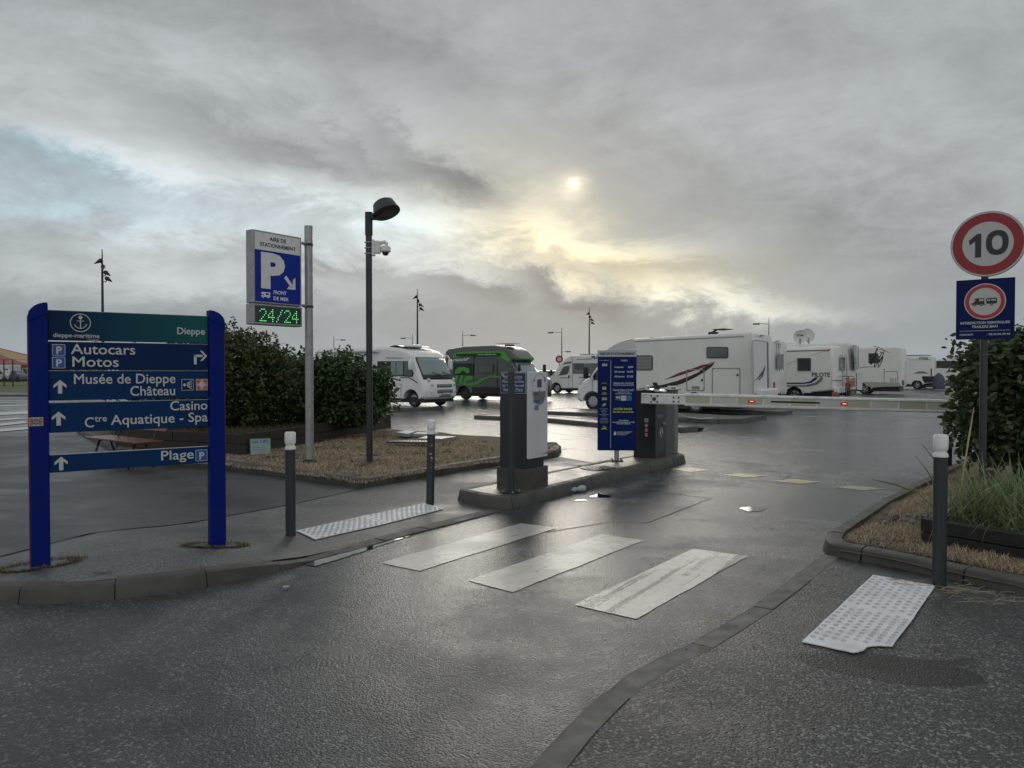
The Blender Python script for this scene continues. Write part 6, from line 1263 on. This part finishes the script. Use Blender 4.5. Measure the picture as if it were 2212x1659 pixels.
dish(2055, 757, 63, .36, 'pale satellite dish on the roofs far right, left one of the two', .9); dish(2075, 763, 66, .30, 'smaller pale satellite dish at far right beside the shrub leaves', .9)
# ================================================================ VEGETATION
def mesh_np(name, V, F, m, parent=None, **k):
    me = bpy.data.meshes.new(name); n = len(F); kk = F.shape[1]
    me.vertices.add(len(V)); me.vertices.foreach_set('co', V.astype(np.float32).ravel())
    me.loops.add(n*kk); me.loops.foreach_set('vertex_index', F.astype(np.int32).ravel())
    me.polygons.add(n); me.polygons.foreach_set('loop_start', np.arange(0, n*kk, kk, dtype=np.int32)); me.polygons.foreach_set('loop_total', np.full(n, kk, dtype=np.int32))
    me.update(calc_edges=True); return link(name, me, m, parent, **k)
def leaves(P, size, aspect=.5, fold=.3, jit=.35, up=.3, shape='leaf', droop=0.):
    n = len(P); sz = size*(1+jit*(np.random.rand(n)*2-1)); d = np.random.randn(n, 3); d[:, 2] *= .6; d[:, 2] -= droop; d /= np.linalg.norm(d, axis=1)[:, None]
    nn = np.random.randn(n, 3); nn[:, 2] += up*2; s = np.cross(d, nn); s /= np.linalg.norm(s, axis=1)[:, None]; q = np.cross(s, d)
    L = sz[:, None]
    if shape == 'leaf':
        pts = [P, P+d*L*.35+s*L*aspect*.5+q*L*fold*.3, P+d*L*.72+s*L*aspect*.42+q*L*fold*.2, P+d*L, P+d*L*.72-s*L*aspect*.42+q*L*fold*.2, P+d*L*.35-s*L*aspect*.5+q*L*fold*.3]
    else:
        pts = [P, P+d*L*.3+s*L*.55, P+d*L*.55+s*L*.2, P+d*L, P+d*L*.55-s*L*.2, P+d*L*.3-s*L*.55]
    V = np.stack(pts, 1).reshape(-1, 3); b = np.arange(n)[:, None]*6
    F = np.concatenate([b+np.array([[0, 1, 2, 3]]), b+np.array([[0, 3, 4, 5]])], 0)
    return V, F
def crown_pts(blobs, n, seed, shell=.55, wob=.25, clump=.0):
    rs = np.random.RandomState(seed); out = []; vol = np.array([b[3]*b[4]*b[5] for b in blobs])**.67; vol /= vol.sum()
    for b, f in zip(blobs, vol):
        m = int(n*f); d = rs.randn(m, 3); d /= np.linalg.norm(d, axis=1)[:, None]; r = (shell+(1-shell)*rs.rand(m)**.6)
        ph = rs.rand(3, 3)*6; nz = sum(np.sin(d@(ph[i]-3)*1.7*(i+1.5)+ph[i][0]) for i in range(3))/3
        r = r*(1+wob*nz); out.append(d*r[:, None]*np.array(b[3:6])+np.array(b[:3]))
    return np.concatenate(out)
def bush(name, label, cat, base, blobs, n, size, lm, seed, stems, aspect=.5, shape='leaf', shoots=0, parent_label=None, droop=0., wob=.3):
    T = thing(name, label, cat, base, 0); rs = random.Random(seed)
    P = crown_pts(blobs, n, seed, wob=wob)
    # sprays: short twigs that break the outline
    top = []
    for _ in range(shoots):
        b = rs.choice(blobs); a = rs.uniform(0, 6.283); e = rs.uniform(.1, 1.35); d = Vector((math.cos(a)*math.cos(e)*b[3], math.sin(a)*math.cos(e)*b[4], math.sin(e)*b[5])); o = Vector(b[:3])+d*.95; ln = rs.uniform(.10, .34)*(1.5 if rs.random() < .15 else 1)
        g = (d.normalized()+Vector((rs.uniform(-.3, .3), rs.uniform(-.3, .3), rs.uniform(.2, .9)))).normalized()
        k = int(ln/size*3.2)
        for i in range(k): top.append(o+g*ln*i/k+Vector((rs.uniform(-1, 1), rs.uniform(-1, 1), rs.uniform(-1, 1)))*.025)
    if top: P = np.concatenate([P, np.array([tuple(p) for p in top])])
    P = P[P[:, 2] > .02]
    V, F = leaves(P, size, aspect, shape=shape, droop=droop); mesh_np('crown', V, F, lm, T)
    b = B()
    for i in range(stems):
        bb = rs.choice(blobs); x, y = rs.uniform(-.3, .3), rs.uniform(-.2, .2); tx_, ty_, tz_ = bb[0]+rs.uniform(-.4, .4)*bb[3], bb[1]+rs.uniform(-.4, .4)*bb[4], bb[2]+rs.uniform(-.2, .6)*bb[5]
        b.tube([(x, y, -.05), (x+(tx_-x)*.25+rs.uniform(-.08, .08), y+(ty_-y)*.3, tz_*.35), (x+(tx_-x)*.65, y+(ty_-y)*.65, tz_*.7), (tx_, ty_, tz_)], [.035, .028, .018, .006], 6)
    b.out('trunk', BARK, T, smooth=60); return T
c = Vector((-5.85, 16.3, .35))
bush('bush', 'big reddish-green maple-like bush in the timber planter behind the P sign', 'bush', c, [(0, 0, 1.10, 1.2, 1.1, .85), (-.9, .1, 1.15, .85, .9, .9), (.75, .2, .9, .7, .8, .7), (-.75, .3, 1.6, .6, .6, .5), (.05, 0, 1.6, .6, .6, .45), (-1.9, .4, .9, .8, .8, .8), (0.1, .5, .7, 1.4, .9, .5), (-.4, -.7, .9, .8, .5, .6), (.6, -.2, 1.35, .5, .5, .35), (-.3, -.3, .4, 1.1, .6, .35)], 42000, .070, LEAFM, 11, 12, shape='maple', shoots=330, wob=.5)
c = Vector((-3.85, 17.3, .35))
bush('bush', 'rounded dark green glossy-leaved bush at the right end of the timber planter', 'bush', c, [(0, 0, .85, .80, .8, .72), (.5, .1, .65, .62, .6, .55), (-.7, .2, .9, .8, .8, .72), (-.15, 0, 1.15, .65, .5, .38), (.78, .1, .85, .38, .4, .35), (-1.3, .3, .8, .7, .8, .75), (.1, -.3, .38, .8, .5, .35)], 16500, .095, LEAFD, 12, 9, aspect=.62, shoots=110, droop=.3, wob=.42)
c = Vector((7.08, 10.1, .1))
bush('shrub', 'large silvery-green leafy shrub at the right edge behind the 10 sign', 'shrub', c, [(.2, 0, 1.25, 1.1, 1.0, .85), (1.1, .2, 1.4, 1.1, 1.1, 1.0), (-.5, -.1, 1.0, .7, .8, .75), (-.55, 0, 1.55, .65, .7, .45), (-.7, 0, .75, .55, .6, .5), (.4, 0, .65, 1., .9, .5), (0.0, .1, 1.75, .8, .7, .35), (1.2, -.3, .8, 1.1, .9, .7)], 21000, .105, LEAFR, 13, 10, aspect=.5, shoots=120)
# short grass and litter inside the left planter
def blades(name, poly, n, zf, lmin, lmax, wd, m, seed, lean=1., parent=None, label=None, cat=None, seg=2, kind='stuff', mask=None):
    rs = np.random.RandomState(seed); xs = [p[0] for p in poly]; ys = [p[1] for p in poly]; pts = []
    while len(pts) < n:
        X = rs.uniform(min(xs), max(xs), 4000); Y = rs.uniform(min(ys), max(ys), 4000)
        for x, y in zip(X, Y):
            if inpoly(x, y, poly) and (mask is None or noise.noise(Vector((x*1.1, y*1.1, seed)))+rs.uniform(-.5, .5) > mask): pts.append((x, y))
            if len(pts) >= n: break
    P = np.array(pts[:n]); Z = np.array([zf(x, y) for x, y in P]); L = rs.uniform(lmin, lmax, n); a = rs.uniform(0, 6.283, n); tilt = rs.uniform(.45, 1., n)*lean
    w = wd*(.6+.8*rs.rand(n)); dx, dy = np.cos(a), np.sin(a); rows = []
    for i in range(seg+1):
        t = i/seg; h = np.sin(1.57*np.minimum(t*(1.25-tilt*.4), 1))*(1-tilt*.75); r = t*tilt
        ww = w*(1-t*.85)*.5; cxx = P[:, 0]+dx*L*r; cyy = P[:, 1]+dy*L*r; czz = Z+L*h*.9+.004
        rows.append(np.stack([cxx-dy*ww, cyy+dx*ww, czz], 1)); rows.append(np.stack([cxx+dy*ww, cyy-dx*ww, czz], 1))
    V = np.stack(rows, 1).reshape(-1, 3); k = (seg+1)*2; b = np.arange(n)[:, None]*k
    F = np.concatenate([b+np.array([[2*i, 2*i+1, 2*i+3, 2*i+2]]) for i in range(seg)], 0)
    return mesh_np(name, V, F, m, parent, kind=kind, label=label, cat=cat)
zs = lambda x, y: .095+.03*noise.noise(Vector((x*1.3, y*1.3, 0)))
bp = [gp(345, 1000, .1), gp(481, 1005, .1), gp(782, 1043, .1), gp(1083, 996, .1), gp(1195, 978, .1), gp(1190, 966, .1), gp(1075, 953, .1), gp(850, 934, .1), (p2.x, p2.y, 0), (p1.x, p1.y-.05, 0), (p0.x+1.5, p0.y-.4, 0)]
blades('dry_grass', bp, 62000, zs, .03, .09, .008, STRAW, 3, .95, label='straw-coloured dead grass covering the left-hand bed', cat='dry grass', mask=-.35)
zr_ = lambda x, y: .085+.03*noise.noise(Vector((x*1.5, y*1.5, 5)))
br = [gp(1822, 1168, .1), gp(1880, 1176, .1), gp(2013, 1203, .1), gp(2240, 1245, .1), (RQ2.x, RQ2.y, 0), (RQ0.x, RQ0.y, 0), (RQ0.x+3.0, RQ0.y+4.2, 0), gp(2035, 1032, .1), gp(2010, 1054, .1)]
blades('dry_grass', br, 17000, zr_, .03, .11, .006, STRAW, 4, .95, label='straw-coloured dead grass along the kerb of the right-hand bed', cat='dry grass', mask=-.3)
blades('weed_grass', [(p0.x+.3, p0.y+.3), (p1.x, p1.y+.35), (p2.x-.6, p2.y-.4), (-6, 18.5), (-9.5, 18)], 14000, lambda x, y: .40, .05, .2, .012, leafmat('planter_grass', [(.05, .07, .02), (.09, .10, .03), (.13, .10, .05), (.03, .04, .015)], .6), 6, .9, label='low green and brown weeds growing in the timber planter', cat='weeds')
def ringgrass(c, rx, ry, ang, n, seed, lab):
    rs = random.Random(seed); V = []; F = []
    for i in range(n):
        a = rs.uniform(0, 6.283); r = 1+rs.gauss(0, .10); x = rx*r*math.cos(a); y = ry*r*math.sin(a); X = c.x+x*math.cos(ang)-y*math.sin(ang); Y = c.y+x*math.sin(ang)+y*math.cos(ang); Z = H(X, Y)+.008
        b = rs.uniform(0, 6.283); L = rs.uniform(.015, .05); w = .003; p = Vector((X, Y, Z)); d = Vector((math.cos(b), math.sin(b), 0))*L; s = Vector((-d.y, d.x, 0)).normalized()*w
        k = len(V); V += [p-s, p+s, p+d*.9+s*.4+Vector((0, 0, L*.45)), p+d*.9-s*.4+Vector((0, 0, L*.45))]; F.append([k, k+1, k+2, k+3])
    o = mesh_np('withered_grass', np.array([tuple(v) for v in V]), np.array(F), STRAW2, None, kind='stuff', label=lab, cat='withered grass')
    sheet('soil_ring', wobble([c+Vector((rx*1.05*math.cos(a)*math.cos(ang)-ry*1.05*math.sin(a)*math.sin(ang), rx*1.05*math.cos(a)*math.sin(ang)+ry*1.05*math.sin(a)*math.cos(ang), 0)) for a in [2*math.pi*i/16 for i in range(16)]], .028, 3, 4), PATH, .0115, H, .15)
STRAW2 = leafmat('withered', [(.20, .15, .06), (.10, .08, .03), (.26, .20, .09), (.06, .045, .02)], .8)
ringgrass(Vector((P1.x-.01, P1.y+.0, 0)), .26, .13, .62, 900, 1, 'ring of withered grass round the foot of the left blue sign post'); ringgrass(Vector((P2.x+.0, P2.y-.02, 0)), .25, .12, .62, 800, 2, 'ring of withered grass round the foot of the right blue sign post')
# pebbles
def pebbles(name, poly, n, zf, s0, s1, seed, lab, mask=None):
    rs = random.Random(seed); base = [(0, 0, 1)]+[(math.cos(a), math.sin(a), .25) for a in [2*math.pi*i/6 for i in range(6)]]+[(math.cos(a)*.8, math.sin(a)*.8, -.5) for a in [2*math.pi*(i+.5)/6 for i in range(6)]]
    fb = [(0, 1+i, 1+(i+1) % 6) for i in range(6)]+[(1+i, 7+i, 1+(i+1) % 6) for i in range(6)]+[(1+(i+1) % 6, 7+i, 7+(i+1) % 6) for i in range(6)]
    V = []; F = []; xs = [p[0] for p in poly]; ys = [p[1] for p in poly]; k = 0
    while k < n:
        x, y = rs.uniform(min(xs), max(xs)), rs.uniform(min(ys), max(ys))
        if not inpoly(x, y, poly) or (mask is not None and noise.noise(Vector((x*1.7, y*1.7, seed))) < mask): continue
        s = rs.uniform(s0, s1); a = rs.uniform(0, 6.28); ax = s*rs.uniform(.8, 1.3); ay = s*rs.uniform(.55, .9); az_ = s*rs.uniform(.35, .55); o = len(V)
        for p in base:
            px_ = p[0]*ax*(1+rs.uniform(-.15, .15)); py_ = p[1]*ay*(1+rs.uniform(-.15, .15)); V.append((x+px_*math.cos(a)-py_*math.sin(a), y+px_*math.sin(a)+py_*math.cos(a), zf(x, y)+az_*p[2]+az_*.4))
        F += [tuple(o+i for i in f) for f in fb]; k += 1
    o = mesh_np(name, np.array(V), np.array(F), STONE, None, kind='stuff', label=lab, cat='pebbles', smooth=0); return o
pebbles('pebbles', bp, 1500, zs, .018, .055, 5, 'scattered beach pebbles showing through the dry grass on the left', -.05)
pebbles('pebbles', br, 900, zr_, .018, .05, 6, 'rounded beach pebbles between kerb and black sleepers on the right', -.1)
# dune grass: long arching blades
def dune(name, lab, org, spots, n, seed, lmin=.35, lmax=.8, wd=.008):
    T = thing(name, lab, 'ornamental grass', org, 0); rs = random.Random(seed); V = []; F = []
    for _ in range(n):
        c = rs.choice(spots); a = rs.uniform(0, 6.283); L = rs.uniform(lmin, lmax); x = c[0]+rs.gauss(0, c[2]); y = c[1]+rs.gauss(0, c[2]); bend = rs.uniform(.1, 1.35); w = wd*rs.uniform(.5, 1.2); e = rs.uniform(.95, 1.5)
        d = Vector((math.cos(a), math.sin(a), 0)); s = Vector((-d.y, d.x, 0)); p = Vector((x, y, .02)); k = len(V); seg = 6
        for i in range(seg+1):
            t = i/seg; ww = w*(1-t**2*.9); V.append(tuple(p-s*ww)); V.append(tuple(p+s*ww)); el = e-bend*2.0*t; p = p+(d*math.cos(el)+UP*math.sin(el))*L/seg
            if i: F.append((k+2*i-2, k+2*i-1, k+2*i+1, k+2*i))
    mesh_np('blades', np.array(V), np.array(F), GRASSG, T, kind='stuff')
    return T
org = Vector((RQ0.x, RQ0.y, .10)); sp_ = []
rs = random.Random(5)
for i in range(34): sp_.append((rs.uniform(.35, 3.4), rs.uniform(-.1, 1.0), rs.uniform(.06, .14)))
sp_ = [(x*.54+.25+y*.8, -x*.84+.45+y*.6, s) for x, y, s in sp_]
T = dune('dune_grass', 'thick clumps of long arching grey-green grass behind the black sleepers at right', org, sp_, 4600, 8, .36, .86)
blades('grass_litter', [(RQ0.x+.15, RQ0.y+.1), (RQ2.x, RQ2.y+.2), (RQ2.x+1.2, RQ2.y+2), (RQ0.x+1.4, RQ0.y+1.7)], 9000, lambda x, y: .22, .04, .14, .006, STRAW, 12, .8, label='brown dead blades at the foot of the dune grass on the right', cat='dead grass')
# seed heads and stray stalks
def stalk(pts, w, m, lab, cat='grass stalk'):
    b = B(); b.tube(pts, w, 5); return b.out('grass_stalk', m, None, smooth=60, label=lab, cat=cat)
ST = mat('stalk_green', (.16, .16, .07), .6); STT = mat('stalk_tan', (.36, .28, .15), .6)
stalk([pd(2070, 1090, 6.9), pd(2078, 1040, 6.9), pd(2094, 940, 6.95), pd(2104, 880, 7.0)], [.006, .006, .009, .003], STT, 'tall pale seed head rising in front of the right shrub'); stalk([pd(2020, 1100, 6.9), pd(1980, 1062, 6.8), pd(1930, 1045, 6.8), pd(1884, 1035, 6.8)], [.004, .004, .010, .003], ST, 'long dark seed head reaching left over the kerb from the dune grass')
stalk([pd(2030, 1068, 7.0), pd(2005, 1020, 6.9), pd(1978, 985, 6.9)], [.006, .006, .002], ST, 'upper of the green blades sticking out left behind the right bollard'); stalk([pd(2030, 1008, 7.0), pd(2012, 985, 6.9), pd(1992, 960, 6.9)], [.006, .005, .002], ST, 'short green blade left of the white cap of the right bollard'); stalk([pd(2040, 1090, 7.0), pd(1990, 1062, 6.9), pd(1955, 1048, 6.9)], [.005, .005, .002], STT, 'pale blade arching left low behind the right bollard')
b = B(); rs = random.Random(9)
for (u, v, z, n, sp1, ln) in ((1545, 1345, .02, 14, 40, .06), (1500, 1390, .02, 5, 20, .09), (1580, 1310, .02, 12, 40, .05), (1650, 1270, .02, 10, 40, .05), (2100, 1275, .03, 26, 70, .16), (1960, 1255, .02, 16, 50, .12), (1700, 1215, .005, 8, 40, .05), (1990, 1390, .02, 2, 60, .12), (1560, 1560, .02, 3, 60, .10), (1450, 1520, .02, 3, 60, .06), (2180, 1300, .03, 14, 50, .2), (1640, 1225, .005, 3, 12, .09), (2050, 1268, .03, 10, 30, .12)):
    for _ in range(n):
        p = gp(u+rs.gauss(0, sp1*.5), v+rs.gauss(0, sp1*.12)-(rs.random()*0), z+.004); a = rs.uniform(-.6, .9)+rs.choice([0, 3.14]); l = ln*rs.uniform(.4, 1.1); q = p+Vector((math.cos(a)*l, math.sin(a)*l, rs.uniform(0, .006))); m_ = p.lerp(q, .5)+Vector((rs.uniform(-.01, .01), rs.uniform(-.01, .01), .004)); b.tube([p, m_, q], .0016, 4)
b.out('straw_litter', mat('straw', (.33, .27, .16), .7), None, kind='stuff', label='loose dry stalks lying along the right-hand kerbs', cat='straw')
b = B(); rs = random.Random(21)
for _ in range(90):
    u, v = rs.uniform(150, 2100), rs.uniform(1000, 1600); p = gp(u, v, .006); s = rs.uniform(.003, .007)
    if (p.x*.56+p.y*.83 > 4.5 or v > 1330) : b.lathe([(0, 0), (s, .001), (s*.7, s*.6), (0, s*.8)], 5, Matrix.Translation(p+Vector((0, 0, .008 if v > 1200 else 0.002))))
b.out('grit', mat('grit', (.03, .028, .026), .6), None, kind='stuff', label='small dark grit and stone chips scattered on the wet asphalt', cat='grit')
